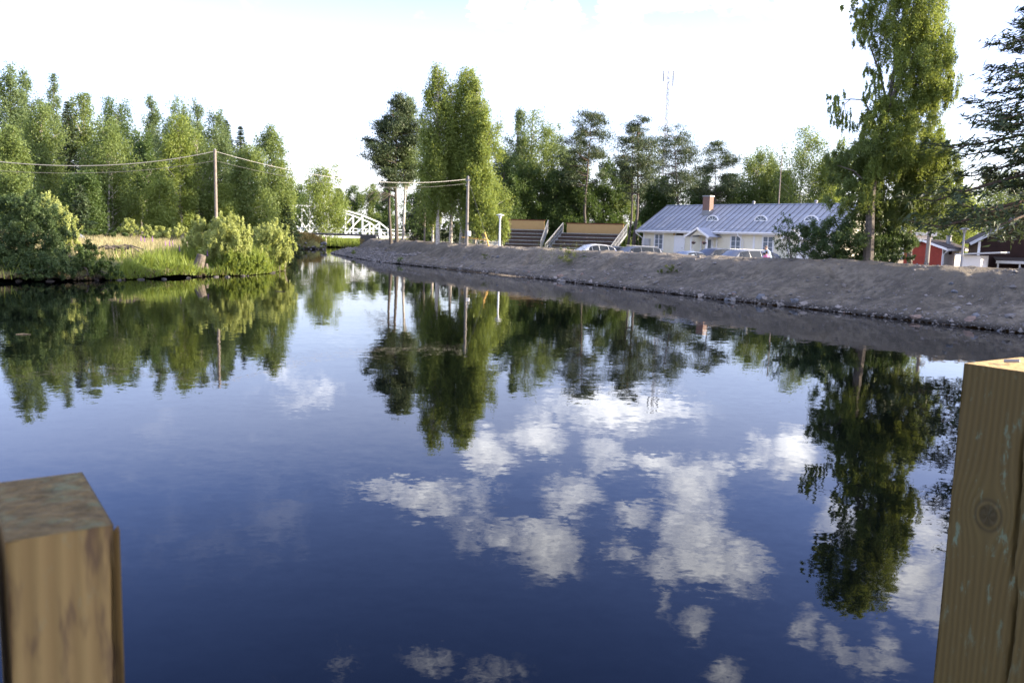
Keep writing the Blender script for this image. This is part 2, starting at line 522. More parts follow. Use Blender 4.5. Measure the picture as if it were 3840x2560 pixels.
def grid_mesh(name, xs, ys, zfun, keep, mat):
    X, Y = np.meshgrid(xs, ys); P = np.stack([X.ravel(), Y.ravel()], 1)
    dr, dl = banks(P)
    z = zfun(P, dr, dl); k = keep(P, dr, dl).reshape(X.shape)
    V = np.column_stack([P, z])
    nx = len(xs); i, j = np.meshgrid(np.arange(len(xs) - 1), np.arange(len(ys) - 1))
    a = (j * nx + i)
    ok = k[:-1, :-1] & k[1:, :-1] & k[:-1, 1:] & k[1:, 1:]
    a = a[ok]
    F = np.stack([a, a + 1, a + nx + 1, a + nx], 1)
    used = np.unique(F); re = np.full(len(V), -1); re[used] = np.arange(len(used))
    return link(name, np_mesh(name, V[used], re[F], (mat,), smooth=True))


def soil_mat():
    m, g = new_mat('dug earth')
    geo = g.add('ShaderNodeNewGeometry').outputs['Position']
    z = g.add('ShaderNodeSeparateXYZ', i_0=geo).outputs[2]
    n1 = g.noise(geo, .5, 5, .6); n2 = g.noise(geo, 3.2, 6, .65); n3 = g.noise(geo, 14, 5, .65)
    c = g.mix(g.maprange(n1, .42, .60), (.145, .130, .108), (.255, .225, .180))
    c = g.mix(g.maprange(n2, .40, .60, 0, .85), c, (.098, .088, .075))
    c = g.mix(g.maprange(n3, .58, .72, 0, .5), c, (.27, .245, .225))
    wet = g.maprange(g.math('ADD', z, g.math('MULTIPLY', g.math('SUBTRACT', n2, .5), .25)), .26, .03, 0, 1, True)
    c = g.mix(wet, c, (.028, .026, .025))
    bone = g.maprange(g.math('ADD', z, g.math('MULTIPLY', g.math('SUBTRACT', n1, .5), .5)), 1.0, 1.6, 0, .35, True)
    c = g.mix(bone, c, (.27, .235, .185))
    p = g.add('ShaderNodeBsdfPrincipled', i_Roughness=.92); p.inputs['Specular IOR Level'].default_value = .2
    g.l.new(c, p.inputs['Base Color'])
    h = g.math('ADD', g.math('MULTIPLY', n2, .6), g.math('MULTIPLY', n3, .4))
    b = g.add('ShaderNodeBump', i_Height=h, i_Distance=.30, i_Strength=1.0); g.l.new(b.outputs[0], p.inputs['Normal'])
    g.add('ShaderNodeOutputMaterial', i_Surface=p.outputs[0])
    return m


def turf_mat():
    m, g = new_mat('turf and forest floor')
    geo = g.add('ShaderNodeNewGeometry').outputs['Position']
    z = g.add('ShaderNodeSeparateXYZ', i_0=geo).outputs[2]
    n1 = g.noise(geo, .35, 5, .6); n2 = g.noise(geo, 4, 5, .65)
    c = g.mix(g.maprange(n1, .35, .65), (.075, .10, .03), (.15, .145, .06))
    c = g.mix(g.maprange(n2, .45, .7, 0, .6), c, (.06, .055, .03))
    wet = g.maprange(z, .30, .1, 0, 1, True)
    c = g.mix(wet, c, (.03, .026, .022))
    p = g.add('ShaderNodeBsdfPrincipled', i_Roughness=.95); p.inputs['Specular IOR Level'].default_value = .1
    g.l.new(c, p.inputs['Base Color'])
    b = g.add('ShaderNodeBump', i_Height=n2, i_Distance=.1); g.l.new(b.outputs[0], p.inputs['Normal'])
    g.add('ShaderNodeOutputMaterial', i_Surface=p.outputs[0])
    return m


def gravel_mat():
    m, g = new_mat('sandy yard and far woodland floor')
    geo = g.add('ShaderNodeNewGeometry').outputs['Position']
    sp = g.add('ShaderNodeSeparateXYZ', i_0=geo)
    n1 = g.noise(geo, .2, 5, .6); n2 = g.noise(geo, 5, 5, .65)
    c = g.mix(g.maprange(n2, .35, .65), (.26, .215, .17), (.34, .285, .225))
    far = g.maprange(g.math('ADD', sp.outputs[1], g.math('MULTIPLY', n1, 20)), 84, 100, 0, 1)
    c = g.mix(far, c, (.08, .085, .035))
    p = g.add('ShaderNodeBsdfPrincipled', i_Roughness=.95); p.inputs['Specular IOR Level'].default_value = .1
    g.l.new(c, p.inputs['Base Color'])
    g.add('ShaderNodeOutputMaterial', i_Surface=p.outputs[0])
    return m


def water_mat():
    m, g = new_mat('still dark river water')
    geo = g.add('ShaderNodeNewGeometry').outputs['Position']
    sp = g.add('ShaderNodeSeparateXYZ', i_0=geo)
    def slope(sx, sy, amp, det, seed):
        v = g.vmath('MULTIPLY_ADD', geo, (sx, sy, 0), (seed, seed * .7, seed))
        return g.vmath('SCALE', g.vmath('SUBTRACT', g.noise(v, 1.0, det, .55, col=True), (.5, .5, .5)), None), amp
    tot = None
    for sx, sy, amp, det, seed in ((9.0, 13.0, RIP[0], 3, 3.1), (2.1, 3.4, RIP[1], 2, 11.7), (.35, .55, RIP[2], 2, 5.3)):
        v = g.vmath('MULTIPLY_ADD', geo, (sx, sy, 0), (seed, seed * .7, seed))
        n = g.vmath('SUBTRACT', g.noise(v, 1.0, det, .55, col=True), (.5, .5, .5))
        n = g.vmath('MULTIPLY', n, (amp, amp, 0))
        tot = n if tot is None else g.vmath('ADD', tot, n)
    calm = g.maprange(g.noise(g.vmath('MULTIPLY', geo, (.10, .22, 0)), 1.0, 3), .38, .62, .55, 1.35)
    breeze = g.maprange(g.noise(g.vmath('MULTIPLY', geo, (.05, .5, 0)), 1.0, 2), .62, .7, 0, 1)
    stir = g.math('MULTIPLY', breeze, g.maprange(sp.outputs[1], 84, 95, 0, 5, True))
    tot = g.vmath('SCALE', tot, None)
    sc = g.math('ADD', calm, stir)
    tot.node.inputs['Scale'].default_value = 1.0
    g.l.new(sc, tot.node.inputs['Scale'])
    nrm = g.vmath('NORMALIZE', g.vmath('ADD', tot, (0, 0, 1)))
    p = g.add('ShaderNodeBsdfPrincipled', i_Roughness=.012, i_IOR=1.333)
    p.inputs['Base Color'].default_value = (0.0004, .0008, .0014, 1)
    p.inputs['Specular IOR Level'].default_value = .5
    g.l.new(nrm, p.inputs['Normal'])
    g.add('ShaderNodeOutputMaterial', i_Surface=p.outputs[0])
    return m


RIP = (.020, .017, .007)
M['soil'] = soil_mat(); M['turf'] = turf_mat(); M['gravel'] = gravel_mat(); M['water'] = water_mat()

wm = MB().poly([(-170, -80, 0), (90, -80, 0), (90, 130, 0), (-170, 130, 0)], [(0, 1, 2, 3)])
tag(wm.build('water', M['water']), kind='structure')


def spread_axis(lo, hi, step, far, n):
    a = np.arange(lo, hi + step, step); g_ = np.geomspace(1, far, n)
    return np.concatenate([lo - g_[::-1], a, hi + g_])


def z_ground(P, dr, dl):
    left = dl < dr
    z = np.where(left, np.interp(dl, [-4, 0, 3, 12, 30, 90, 400], [-1.6, -.5, .1, .65, 1.05, 1.5, 2.5]), back_level(P) - .02)
    z = np.where(~left & (dr < 8.9), np.minimum(z, np.interp(dr, [-2, 0, 6, 8.9], [-1.5, -.7, .1, .3])), z)
    z = np.where((dl < 0) | (dr < 0), -1.6, z)
    far = np.hypot(P[:, 0], P[:, 1])
    return z + np.where(far > 60, .15 * fbm(P[:, 0], P[:, 1], .08, 3), 0) + np.clip(far - 300, 0, 2000) * .004


def keep_ground(P, dr, dl): return np.ones(len(P), bool)


gr = grid_mesh('ground', spread_axis(-90, 80, 1.25, 3000, 30), spread_axis(-50, 140, 1.25, 3500, 30), z_ground, keep_ground, M['gravel'])
tag(gr, kind='structure')
lb = grid_mesh('riverbank_meadow', np.arange(-92, 4, .42), np.arange(14, 142, .42), lambda P, dr, dl: left_z(P, dl),
               lambda P, dr, dl: (dl > -2.2) & (dl < 44) & (dl < dr + 1.5), M['turf'])
tag(lb, kind='structure')
emb = grid_mesh('embankment', np.arange(-24, 36, .125), np.arange(-6, 98, .125), lambda P, dr, dl: levee_z(P, dr),
                lambda P, dr, dl: (dr > -1.3) & (dr < 8.8) & (dr < dl + .4), M['soil'])
tag(emb, kind='structure')


def lev_pt(x, y):
    P = np.array([[x, y]]); dr, dl = banks(P)
    return float(levee_z(P, dr)[0])


def left_pt(x, y):
    P = np.array([[x, y]]); dr, dl = banks(P)
    return float(left_z(P, dl)[0])


# stones on the embankment: the larger ones each an object, the rest one mass
def rock_mesh(name, seed, n=13, flat=.62, mat=None):
    r = random.Random(seed); bm = bmesh.new()
    for _ in range(n):
        v = Vector((r.gauss(0, 1), r.gauss(0, 1), r.gauss(0, 1))).normalized() * r.uniform(.8, 1.0)
        bm.verts.new((v.x * .5, v.y * .42, v.z * .5 * flat))
    bmesh.ops.convex_hull(bm, input=bm.verts)
    bmesh.ops.delete(bm, geom=[v for v in bm.verts if not v.link_faces], context='VERTS')
    me = bpy.data.meshes.new(name); bm.to_mesh(me); bm.free()
    if mat: me.materials.append(mat)
    return me


rocks = [rock_mesh('stone', k, 12 + k % 4, .5 + .08 * (k % 4), M[('stone', 'stone_pale', 'stone', 'stone_blue', 'stone_pale', 'stone_red', 'stone', 'stone_blue')[k % 8]]) for k in range(16)]


def put_rock(name, me, x, y, z, size, sink=.3, parent=None, tilt=.5):
    o = bpy.data.objects.new(name, me); C.objects.link(o)
    o.location = (x, y, z + size * (.28 - sink * .5)); o.scale = (size,) * 3
    o.rotation_euler = (random.uniform(-tilt, tilt), random.uniform(-tilt, tilt), random.uniform(0, 6.3))
    if parent is not None: o.parent = parent
    return o


rl = np.array(RIGHT[4:-5]); seg = np.diff(rl, axis=0); sl_ = np.linalg.norm(seg, axis=1); cum = np.concatenate([[0], np.cumsum(sl_)])
def on_levee(s, q):
    k = min(max(np.searchsorted(cum, s) - 1, 0), len(seg) - 1); t = seg[k] / sl_[k]
    p = rl[k] + t * (s - cum[k]) + np.array([t[1], -t[0]]) * q
    return p


cand = []
while len(cand) < 275:
    s = cum[-1] * random.random() ** 1.35; near = random.random() < .45
    q = abs(random.gauss(.1, .45)) if near else random.uniform(.3, 4.2)
    x, y = on_levee(s, q)
    size = min(max(random.lognormvariate(math.log(.17 if near else .13), .62), y / 350), .52)
    cand.append((x, y, size))
for (x, y, size) in cand:
    put_rock('stone', random.choice(rocks), x, y, lev_pt(x, y), size, .55, emb)
# a few stones that the photograph shows large
for (px, py, size, k) in ((3160, 1062, .55, 4), (3148, 1160, .34, 1), (3446, 1174, .30, 1), (3487, 1186, .26, 4), (3660, 1190, .34, 3), (3790, 1172, .5, 2),
                          (2218, 1062, .42, 4), (2870, 1128, .32, 1), (2985, 1138, .42, 3), (1867, 963, .34, 3), (2076, 1020, .3, 1)):
    best = None
    for q in np.arange(0, 4.4, .1):
        for s in np.arange(0, cum[-1], .5):
            x, y = on_levee(s, q); z = .35 * q
            d = Vector((x, y, z - CAM_H)); c3 = Vector((d.dot(cr), d.dot(cu), d.dot(fwd)))
            e = abs(1920 + F_PX * c3.x / c3.z - px) + abs(1280 - F_PX * c3.y / c3.z - py)
            if best is None or e < best[0]: best = (e, x, y)
    put_rock('stone', rocks[k], best[1], best[2], lev_pt(best[1], best[2]), size, .45, emb)

# the small stuff: thousands of pebbles and the stony apron at the far nose
oct_v = np.array([(1, 0, 0), (-1, 0, 0), (0, 1, 0), (0, -1, 0), (0, 0, .7), (0, 0, -.7)]) * .5
oct_f = np.array([(0, 2, 4), (2, 1, 4), (1, 3, 4), (3, 0, 4), (2, 0, 5), (1, 2, 5), (3, 1, 5), (0, 3, 5)])


def pebbles(name, P, size, mat, parent):
    n = len(P); a = rng.uniform(0, 6.28, n); V = np.repeat(oct_v[None], n, 0) * (1 + rng.normal(0, .22, (n, 6, 3)))
    c, s = np.cos(a)[:, None], np.sin(a)[:, None]
    V = np.stack([V[..., 0] * c - V[..., 1] * s, V[..., 0] * s + V[..., 1] * c, V[..., 2]], 2) * size[:, None, None] + P[:, None, :]
    F = (oct_f[None] + (np.arange(n) * 6)[:, None, None]).reshape(-1, 3)
    o = link(name, np_mesh(name, V.reshape(-1, 3), F, (mat,)), parent); tag(o, kind='stuff'); return o


pts = []; sz = []
for _ in range(9000):
    s = cum[-1] * random.random() ** 1.2
    u = random.random()
    apron = s > cum[-1] * .66
    q = abs(random.gauss(.05, .5)) if u < .30 else random.uniform(.1, 4.4 if not apron else 2.4)
    p = on_levee(s, q); pts.append(p); sz.append(min(random.lognormvariate(math.log(.050 if not apron else .15), .55), .3))
pts = np.array(pts); sz = np.array(sz); drr, _ = banks(pts)
P3 = np.column_stack([pts, levee_z(pts, drr) + sz * .1])
sel = rng.random(len(P3)) < .68
pebbles('pebbles', P3[sel], sz[sel], M['stone'], emb); pebbles('pale_pebbles', P3[~sel], sz[~sel], M['stone_pale'], emb)


# ------------------------------------------------------------------ trees and plants
def gz(x, y):
    P = np.array([[x, y]]); dr, dl = banks(P)
    if dl[0] < dr[0]: return float(left_z(P, dl)[0]) if dl[0] < 44 else float(z_ground(P, dr, dl)[0])
    return float(levee_z(P, dr)[0]) if dr[0] < 8.6 else float(z_ground(P, dr, dl)[0])


def quads(P, N, A, L, W):
    """rhombic leaves: centres, normals, long axes, lengths, widths"""
    A = unit(A - N * np.einsum('ij,ij->i', A, N)[:, None]); B = np.cross(N, A)
    l = (np.asarray(L) / 2)[:, None]; w = (np.asarray(W) / 2)[:, None]
    V = np.stack([P - A * l * .9 + B * w * .55, P - A * l * .5 - B * w, P + A * l * 1.1 + B * w * .2], 1)
    return V.reshape(-1, 3)


def leaf_mesh(name, P, out, tint, size, mat, droop=0.0, bias=.55, aspect=.62):
    n = len(P)
    N = unit(rng.normal(0, 1, (n, 3)) + bias * out + np.array([0, 0, .2]))
    A = rng.normal(0, 1, (n, 3)) + np.array([0, 0, -2.2 * droop])
    L = size * rng.uniform(.7, 1.35, n)
    V = quads(P, N, A, L, L * aspect * rng.uniform(.8, 1.15, n))
    F = np.arange(n * 3).reshape(-1, 3)
    return np_mesh(name, V, F, (mat,), tint=np.repeat(np.clip(tint, 0, 1), 3))


def clumps(cs, rs, n_each, droop=0.0, centre_line=None):
    """leaf positions in a set of leafy clumps: hollow-ish balls, hanging a little"""
    P = []; O = []; T = []
    for c, r, n in zip(cs, rs, n_each):
        d = unit(rng.normal(0, 1, (n, 3))); rad = rng.random(n) ** .42 * (1 + .28 * rng.normal(0, 1, n))
        p = d * rad[:, None] * np.asarray(r)
        if droop: p[:, 2] -= np.abs(rng.normal(0, 1, n)) * droop * np.mean(r)
        P.append(c + p); O.append(d)
        T.append(np.full(n, rng.uniform(.2, .8)) + rng.normal(0, .17, n))
    return np.concatenate(P), np.concatenate(O), np.concatenate(T)


PROF = {
    'birch': ([0, .08, .28, .55, .78, .92, 1], [.45, .85, 1, .95, .72, .48, .22]),
    'aspen': ([0, .08, .35, .65, .86, 1], [.55, .9, 1, .92, .64, .22]),
    'dark': ([0, .1, .4, .7, .9, 1], [.6, .9, 1, .95, .72, .3]),
    'point': ([0, .1, .35, .65, .85, 1], [.7, .95, 1, .74, .44, .12]),
}


def trunk_shape(mb, h, lean, r, crook=.02, top=.92, n=8):
    pts = []
    for k in range(8):
        t = k / 7 * top
        pts.append(Vector((lean[0] * t + crook * h * (vnoise(np.array(3.1 * t + lean[0] * 7), np.array(lean[1] * 5 + 2.0)) - .5) * min(1, 4 * t),
                           lean[1] * t + crook * h * (vnoise(np.array(2.7 * t + 9), np.array(lean[0] * 5 + 1.0)) - .5) * min(1, 4 * t), h * t - (.25 if k == 0 else 0))))
    rad = [r * (1 - .93 * (k / 7) ** 1.1) * (1.35 if k == 0 else 1) for k in range(8)]
    mb.tube(pts, rad, n)
    def f(t):
        t = min(max(t, 0), top) / top * 7; k = min(int(t), 6); return pts[k].lerp(pts[k + 1], t - k)
    return f


def tree(kind, px, py, Y, hw, label, leaf='birch_leaf', bark='birch_bark', base=.12, n=9000, size=.17, nc=64, droop=.5, lean=0.0, group=None,
         stems=1, name=None, cat='tree', clump=.26, fx=1.0, trunk_r=None, seed=None):
    """broadleaved tree: px, py is where its top stands in the photograph, hw its half width there"""
    top = at(px, py, Y); R = hw * Y / F_PX; x, y = top.x, Y
    z0 = gz(x, y) - .05; h = top.z - z0
    o = empty(name or 'birch_tree', (x, y, z0), random.uniform(0, 6.28), label, cat, group)
    mb = MB(); r = trunk_r or max(.07, h * .0105)
    ax = (lean * R, 0)
    paths = []
    for s in range(stems):
        off = Vector((0, 0, 0)) if s == 0 else Vector((random.uniform(-.4, .4) * R, random.uniform(-.4, .4) * R, 0))
        m2 = MB(); f = trunk_shape(m2, h * (1 if s == 0 else random.uniform(.8, .95)), (random.uniform(-.15, .15) * R, random.uniform(-.15, .15) * R), r * (1 if s == 0 else .8), .03)
        m2.v = [tuple(Vector(v) + off) for v in m2.v]
        mb.poly(m2.v, m2.f); paths.append((f, off))
    tt, rr = PROF[kind]
    cs, rs, ns = [], [], []
    R *= 1.16; nc = int(min(290, max(nc * 1.5, 21 * h / R))); n = int(n * 1.75); size *= 1.1
    ph = random.uniform(0, 6.28)
    wts = []
    for _ in range(nc):
        while True:
            t = .985 * random.random()
            pr = np.interp(t, tt, rr)
            if random.random() < .25 + .75 * pr: break
        a = random.uniform(0, 6.28)
        lob = 1 + .24 * math.sin(2 * a + ph + 6 * t) + .20 * math.sin(3 * a + 2.3 * ph + 13 * t)
        rad = R * pr * lob * random.random() ** .5 * .86
        f, off = paths[random.randrange(stems)]
        tz = base + (1 - base) * t
        c0 = f(min(tz, .95)) + off
        c = np.array([c0.x + rad * math.cos(a), c0.y + rad * math.sin(a), tz * h])
        cr_ = R * clump * random.uniform(.55, 1.6) * (.6 + .4 * pr) + .14
        cr_ *= .8; cs.append(c); rs.append((cr_, cr_, cr_ * (1.55 if droop > .32 else 1.2))); wts.append(cr_ ** 1.8)
        if random.random() < .38:
            b0 = f(max(.06, tz - random.uniform(.06, .16))) + off
            mb.tube([b0, b0.lerp(Vector(c), .5) + Vector((0, 0, .04 * R)), Vector(c)], [r * .32, r * .2, r * .08], 5, False)
    wts = np.array(wts); ns = np.maximum(12, (wts / wts.sum() * n).astype(int))
    P, O, T = clumps(cs, rs, ns, droop)
    P[:, 2] = np.maximum(P[:, 2], .15)
    # keep the tip inside the measured height
    over = P[:, 2] > h; P[over, 2] = h - rng.random(over.sum()) * .25 * h * .1
    mb.build('trunk', M[bark], o, smooth=True)
    link('crown', leaf_mesh('crown', P, O, T + .12 * (P[:, 2] / h - .5), size, M[leaf], droop * .5), o)
    return o


def pine(px, py, Y, hw, label, base=.5, n=6500, layers=12, group=None, stems=1, bark='pine_bark', lean=0.0, dead=0, size=.2, flat=.42, low=.35):
    top = at(px, py, Y); R = hw * 1.08 * Y / F_PX; n = int(n * 2.4); x, y = top.x, Y; z0 = gz(x, y) - .05; h = top.z - z0
    o = empty('pine_tree', (x, y, z0), random.uniform(0, 6.28), label, 'tree', group)
    mb = MB(); r = max(.10, h * .0125); cs, rs, w = [], [], []
    for s in range(stems):
        off = Vector((0, 0, 0)) if s == 0 else Vector((.55, .2, 0))
        m2 = MB(); f = trunk_shape(m2, h * (1 if s == 0 else .94), (lean * R, lean * .4 * R), r * (1 if s == 0 else .8), .045, .97)
        m2.v = [tuple(Vector(v) + off) for v in m2.v]; mb.poly(m2.v, m2.f)
        for k in range(layers):
            t = base + (1 - base) * (k + random.uniform(-.6, .6) + .5) / layers
            tr = (t - base) / (1 - base)
            pr = np.interp(tr, [0, .15, .45, .8, 1], [low, .75, 1, .62, .16])
            for b in range(random.choice((4, 5, 5, 6))):
                a = random.uniform(0, 6.28); t2 = t + random.uniform(-.02, .02); L = R * pr * random.uniform(.4, 1.15)
                p0 = f(min(t2, .97)) + off; p2 = p0 + Vector((math.cos(a) * L, math.sin(a) * L, L * random.uniform(.02, .4)))
                mid = p0.lerp(p2, .55) + Vector((0, 0, -.06 * L))
                mb.tube([p0, mid, p2], [r * .34 * (1 - .6 * tr), r * .2 * (1 - .5 * tr), r * .06], 5, False)
                for u, sc in ((1, 1.0), (.62, .7)):
                    c = p0.lerp(p2, u) + Vector((random.uniform(-.2, .2), random.uniform(-.3, .3), random.uniform(-.35, .6))) * R * .4
                    rr = R * .36 * random.uniform(.6, 1.3) * sc * (.6 + .4 * pr)
                    cs.append(np.array(c)); rs.append((rr, rr, rr * flat * random.uniform(.9, 1.9))); w.append(rr ** 2)
        for k in range(dead):
            t = random.uniform(.30, base); a = math.pi + random.uniform(-1.0, 1.0) - o.rotation_euler.z; L = R * random.uniform(.6, 1.35)
            p0 = f(t) + off; p1 = p0 + Vector((math.cos(a) * L * .5, math.sin(a) * L * .5, .10 * L)); p2 = p0 + Vector((math.cos(a) * L, math.sin(a) * L, -.25 * L))
            mb.tube([p0, p1, p2], [r * .22, r * .16, r * .05], 5, False)
            for _ in range(3):
                q = p0.lerp(p2, random.uniform(.4, .95)) + Vector((0, 0, .1 * L)); d = Vector((math.cos(a + random.uniform(-.9, .9)), math.sin(a + random.uniform(-.9, .9)), random.uniform(-.6, .4)))
                mb.tube([q, q + d * L * .3], [r * .08, r * .03], 4, False)
    w = np.array(w); ns = np.maximum(10, (w / w.sum() * n).astype(int))
    P, O, T = clumps(cs, rs, ns)
    mb.build('trunk', M[bark], o, smooth=True)
    N = len(P); A = unit(O * .8 + rng.normal(0, .6, (N, 3)) + np.array([0, 0, .7])); Nn = unit(rng.normal(0, 1, (N, 3)))
    L = 1.15 * size * rng.uniform(.7, 1.4, N); V = quads(P, Nn, A, L, L * .36)
    link('crown', np_mesh('crown', V, np.arange(N * 3).reshape(-1, 3), (M['pine_needle'],), tint=np.repeat(np.clip(T, 0, 1), 3)), o)
    return o


def spruce(px, py, Y, hw, label, base=.06, step=.34, per=7, group=None, spray=9, leafl=.36, name='spruce_tree', X=None, h=None, Rm=None, droop=.32, wr=.36, only=None, cat='tree', ragged=.2, skirt=0.0):
    if X is None:
        top = at(px, py, Y); x, y = top.x, Y; R = hw * 1.3 * Y / F_PX; leafl *= 1.35; per += 2; z0 = gz(x, y) - .05; h = top.z - z0
    else:
        x, y = X, Y; R = Rm; z0 = gz(x, y) - .05
    o = empty(name, (x, y, z0), 0.0, label, cat, group)
    mb = MB(); r = max(.05, h * .013); mb.tube([(0, 0, -.2), (0, 0, h * .5), (0, 0, h * .99)], [r * 1.2, r * .6, .012], 8)
    P, A, T, L = [], [], [], []
    z = base * h
    while z < h * .985:
        t = (z / h - base) / (1 - base); pr = (1 - t) ** .72 * (.86 + .14 * math.sin(z * 5))
        pr *= 1 - skirt * max(0, .25 - t) * 4
        k0 = random.uniform(0, 6.28)
        for b in range(per):
            a = k0 + b * 6.283 / per + random.uniform(-.3, .3)
            if only is not None and math.cos(a - only) < -.35: continue
            bl = R * pr * random.uniform(1 - 2 * ragged, 1 + ragged) + .08
            d = np.array([math.cos(a), math.sin(a), 0]); sd = np.array([-math.sin(a), math.cos(a), 0])
            dr_ = droop * random.uniform(.6, 1.3) * (1 - .6 * t)
            us = np.sqrt(np.linspace(.03, 1, max(3, int(spray * (.35 + .65 * pr)))))
            pos = np.array([0, 0, z]) + d * (bl * us)[:, None] + np.array([0, 0, 1.0]) * (-dr_ * bl * us * (1.35 - .55 * us) + .12 * bl * us ** 4)[:, None]
            mb.tube([pos[0], pos[len(pos) // 2], pos[-1]], [.010 * bl + .008, .007 * bl + .005, .004], 4, False)
            shade = rng.uniform(.15, .75)
            for u, p in zip(us, pos):
                wsp = bl * .30 * (1.15 - .85 * u) + .06
                for side in (-1, -.45, .45, 1):
                    dirn = d * (.75 + .2 * rng.random()) + sd * side * (1.0 - .25 * u) + np.array([0, 0, -.28 - .5 * rng.random() * (1 - .4 * t)])
                    q = p + sd * side * wsp * rng.uniform(.15, .75) + rng.normal(0, .03, 3) * (1 + bl)
                    P.append(q); A.append(dirn); T.append(shade + rng.normal(0, .14)); L.append(leafl * (.6 + .6 * rng.random()) * (.55 + .5 * pr))
        z += step * random.uniform(.75, 1.2) * (1 - .35 * t)
    P = np.array(P); A = np.array(A); L = np.array(L); n = len(P)
    N = unit(rng.normal(0, .55, (n, 3)) + np.array([0, 0, .8]))
    V = quads(P, N, A, L, L * wr)
    mb.build('trunk', M['spruce_bark'], o, smooth=True)
    link('crown', np_mesh('crown', V, np.arange(n * 3).reshape(-1, 3), (M['spruce_needle'],), tint=np.repeat(np.clip(T, 0, 1), 3)), o)
    return o


def blob_plant(name, label, cat, blobs, Y, base, per_px, size, leaf, droop=.3, depth=1.0, group=None, stems=(), bark='grey_bark', stem_part='stems', crown_part='foliage', jitter=.5, aspect=.62, fine=210, qr=(.11, .36), sx=1.0, sz=1.2):
    """a crown measured clump by clump: each clump (x, y, rx, ry in the photograph) becomes a ball of leaves of real width and depth around the stem's distance"""
    o = empty(name, base, 0, label, cat, group); b = Vector(base)
    P, O, T = [], [], []
    for bl in blobs:
        px, py, rx, ry = bl[:4]; w = bl[4] if len(bl) > 4 else 1.0
        c = at(px, py, Y + random.uniform(-jitter, jitter)) - b; k = Y / F_PX
        n = int(per_px * rx * ry * w); ra = (rx * k, (rx + ry) / 2 * k * depth, ry * k)
        thin = w < 1; sub = max(6, int(rx * ry / fine * (2.2 if thin else 1))); sc = []; sr = []
        for _ in range(sub):
            d = unit(rng.normal(0, 1, 3)) * rng.random() ** .45 * (1.12 if w >= 1 else 1.3)
            sc.append(np.array(c) + d * np.array(ra)); q = rng.uniform(*qr) * (.75 if thin else 1); sr.append((q * ra[0] * sx, q * ra[1] * sx, q * ra[2] * sz))
        wq = np.array([s_[0] ** 1.6 for s_ in sr]); p, oo, t = clumps(sc, sr, np.maximum(6, (wq / wq.sum() * n).astype(int)), droop)
        P.append(p); O.append(unit(oo * .5 + unit(p - np.array(c)))); T.append(t)
    P = np.concatenate(P); O = np.concatenate(O); T = np.concatenate(T)
    k = P[:, 2] + b.z > .06; P, O, T = P[k], O[k], T[k]
    if stems:
        mb = MB()
        for st in stems: mb.tube([Vector(q) - b for q in st[0]], st[1], 8 if st[1][0] > .05 else 5)
        mb.build(stem_part, M[bark], o, smooth=True)
    link(crown_part, leaf_mesh(crown_part, P, O, T, size, M[leaf], droop, aspect=aspect), o)
    return o


# --- forest on the left bank, from the frame edge towards the bridge
GL = 'trees of the left bank forest'
LF = [
    ('point', 24, 226, 80, 62, 'tall grey-green aspen with pointed top at the edge of the photo', 'aspen_leaf', .10, 15000),
    ('point', 86, 250, 84, 62, 'tall aspen with a serrated top next to the outermost aspen', 'aspen_leaf', .10, 13000),
    ('birch', 150, 372, 72, 66, 'birch with weeping twigs and white trunk above the dark riverside shrub', 'birch_leaf', .16, 12000),
    ('point', 198, 274, 92, 46, 'slender aspen whose spiky tip rises alone above the dark spruce', 'aspen_leaf', .12, 11000),
    ('birch', 310, 346, 86, 56, 'loose airy birch with hanging top right of the spiky aspen', 'birch_leaf', .15, 11000),
    ('birch', 392, 430, 70, 88, 'broad weeping birch with sunlit drooping curtain and forked white stem', 'birch_leaf', .18, 14000),
    ('dark', 440, 366, 100, 74, 'dark round-topped aspen standing behind the broad weeping birch', 'dark_leaf', .2, 12000),
    ('point', 566, 352, 96, 44, 'narrow column-shaped aspen with sky showing through behind the overhead cable', 'aspen_leaf', .15, 11000),
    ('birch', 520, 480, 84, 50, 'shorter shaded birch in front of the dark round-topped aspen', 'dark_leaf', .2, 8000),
    ('aspen', 660, 350, 92, 66, 'stout aspen with the highest rounded crown in the middle of the forest', 'aspen_leaf', .12, 14000),
    ('birch', 672, 430, 76, 62, 'sunlit yellow-green birch in front of the stout aspen', 'birch_leaf_warm', .12, 12000),
    ('point', 742, 350, 100, 42, 'slim aspen with pointed top peeking behind the stout aspen', 'aspen_leaf', .15, 9000),
    ('birch', 745, 470, 78, 52, 'pale birch with white stems just beside the bare wooden utility pole', 'birch_leaf', .12, 9000),
    ('aspen', 806, 390, 92, 54, 'aspen rising straight behind the top of the bare utility pole', 'aspen_leaf', .2, 11000),
    ('birch', 930, 545, 80, 76, 'low spreading birch before the conifers at the forest end', 'birch_leaf', .06, 14000),
    ('birch', 1000, 464, 88, 66, 'light-topped birch standing last but one before the white bridge', 'birch_leaf', .08, 14000),
    ('birch', 1046, 600, 92, 38, 'bright bushy birch leaning over the bank at the end of the forest', 'birch_leaf_warm', .04, 10000),
    ('birch', 1078, 740, 100, 24, 'small birch sapling in front of the far end of the arch bridge', 'birch_leaf_warm', .04, 4000),
    ('birch', 590, 640, 70, 52, 'low leafy birch at the sunny forest edge behind the meadow', 'birch_leaf_warm', .1, 8000),
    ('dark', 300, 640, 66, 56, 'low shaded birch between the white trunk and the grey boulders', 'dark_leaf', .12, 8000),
    ('birch', 40, 470, 62, 62, 'weeping birch with lit outer twigs low at the frame edge', 'birch_leaf', .12, 11000),
    ('birch', 850, 690, 78, 52, 'short bright birch just right of the utility pole foot', 'birch_leaf_warm', .05, 8000),
    ('dark', 430, 660, 82, 60, 'low dark alder filling the shade under the round-topped aspen', 'dark_leaf', .1, 8000),
]
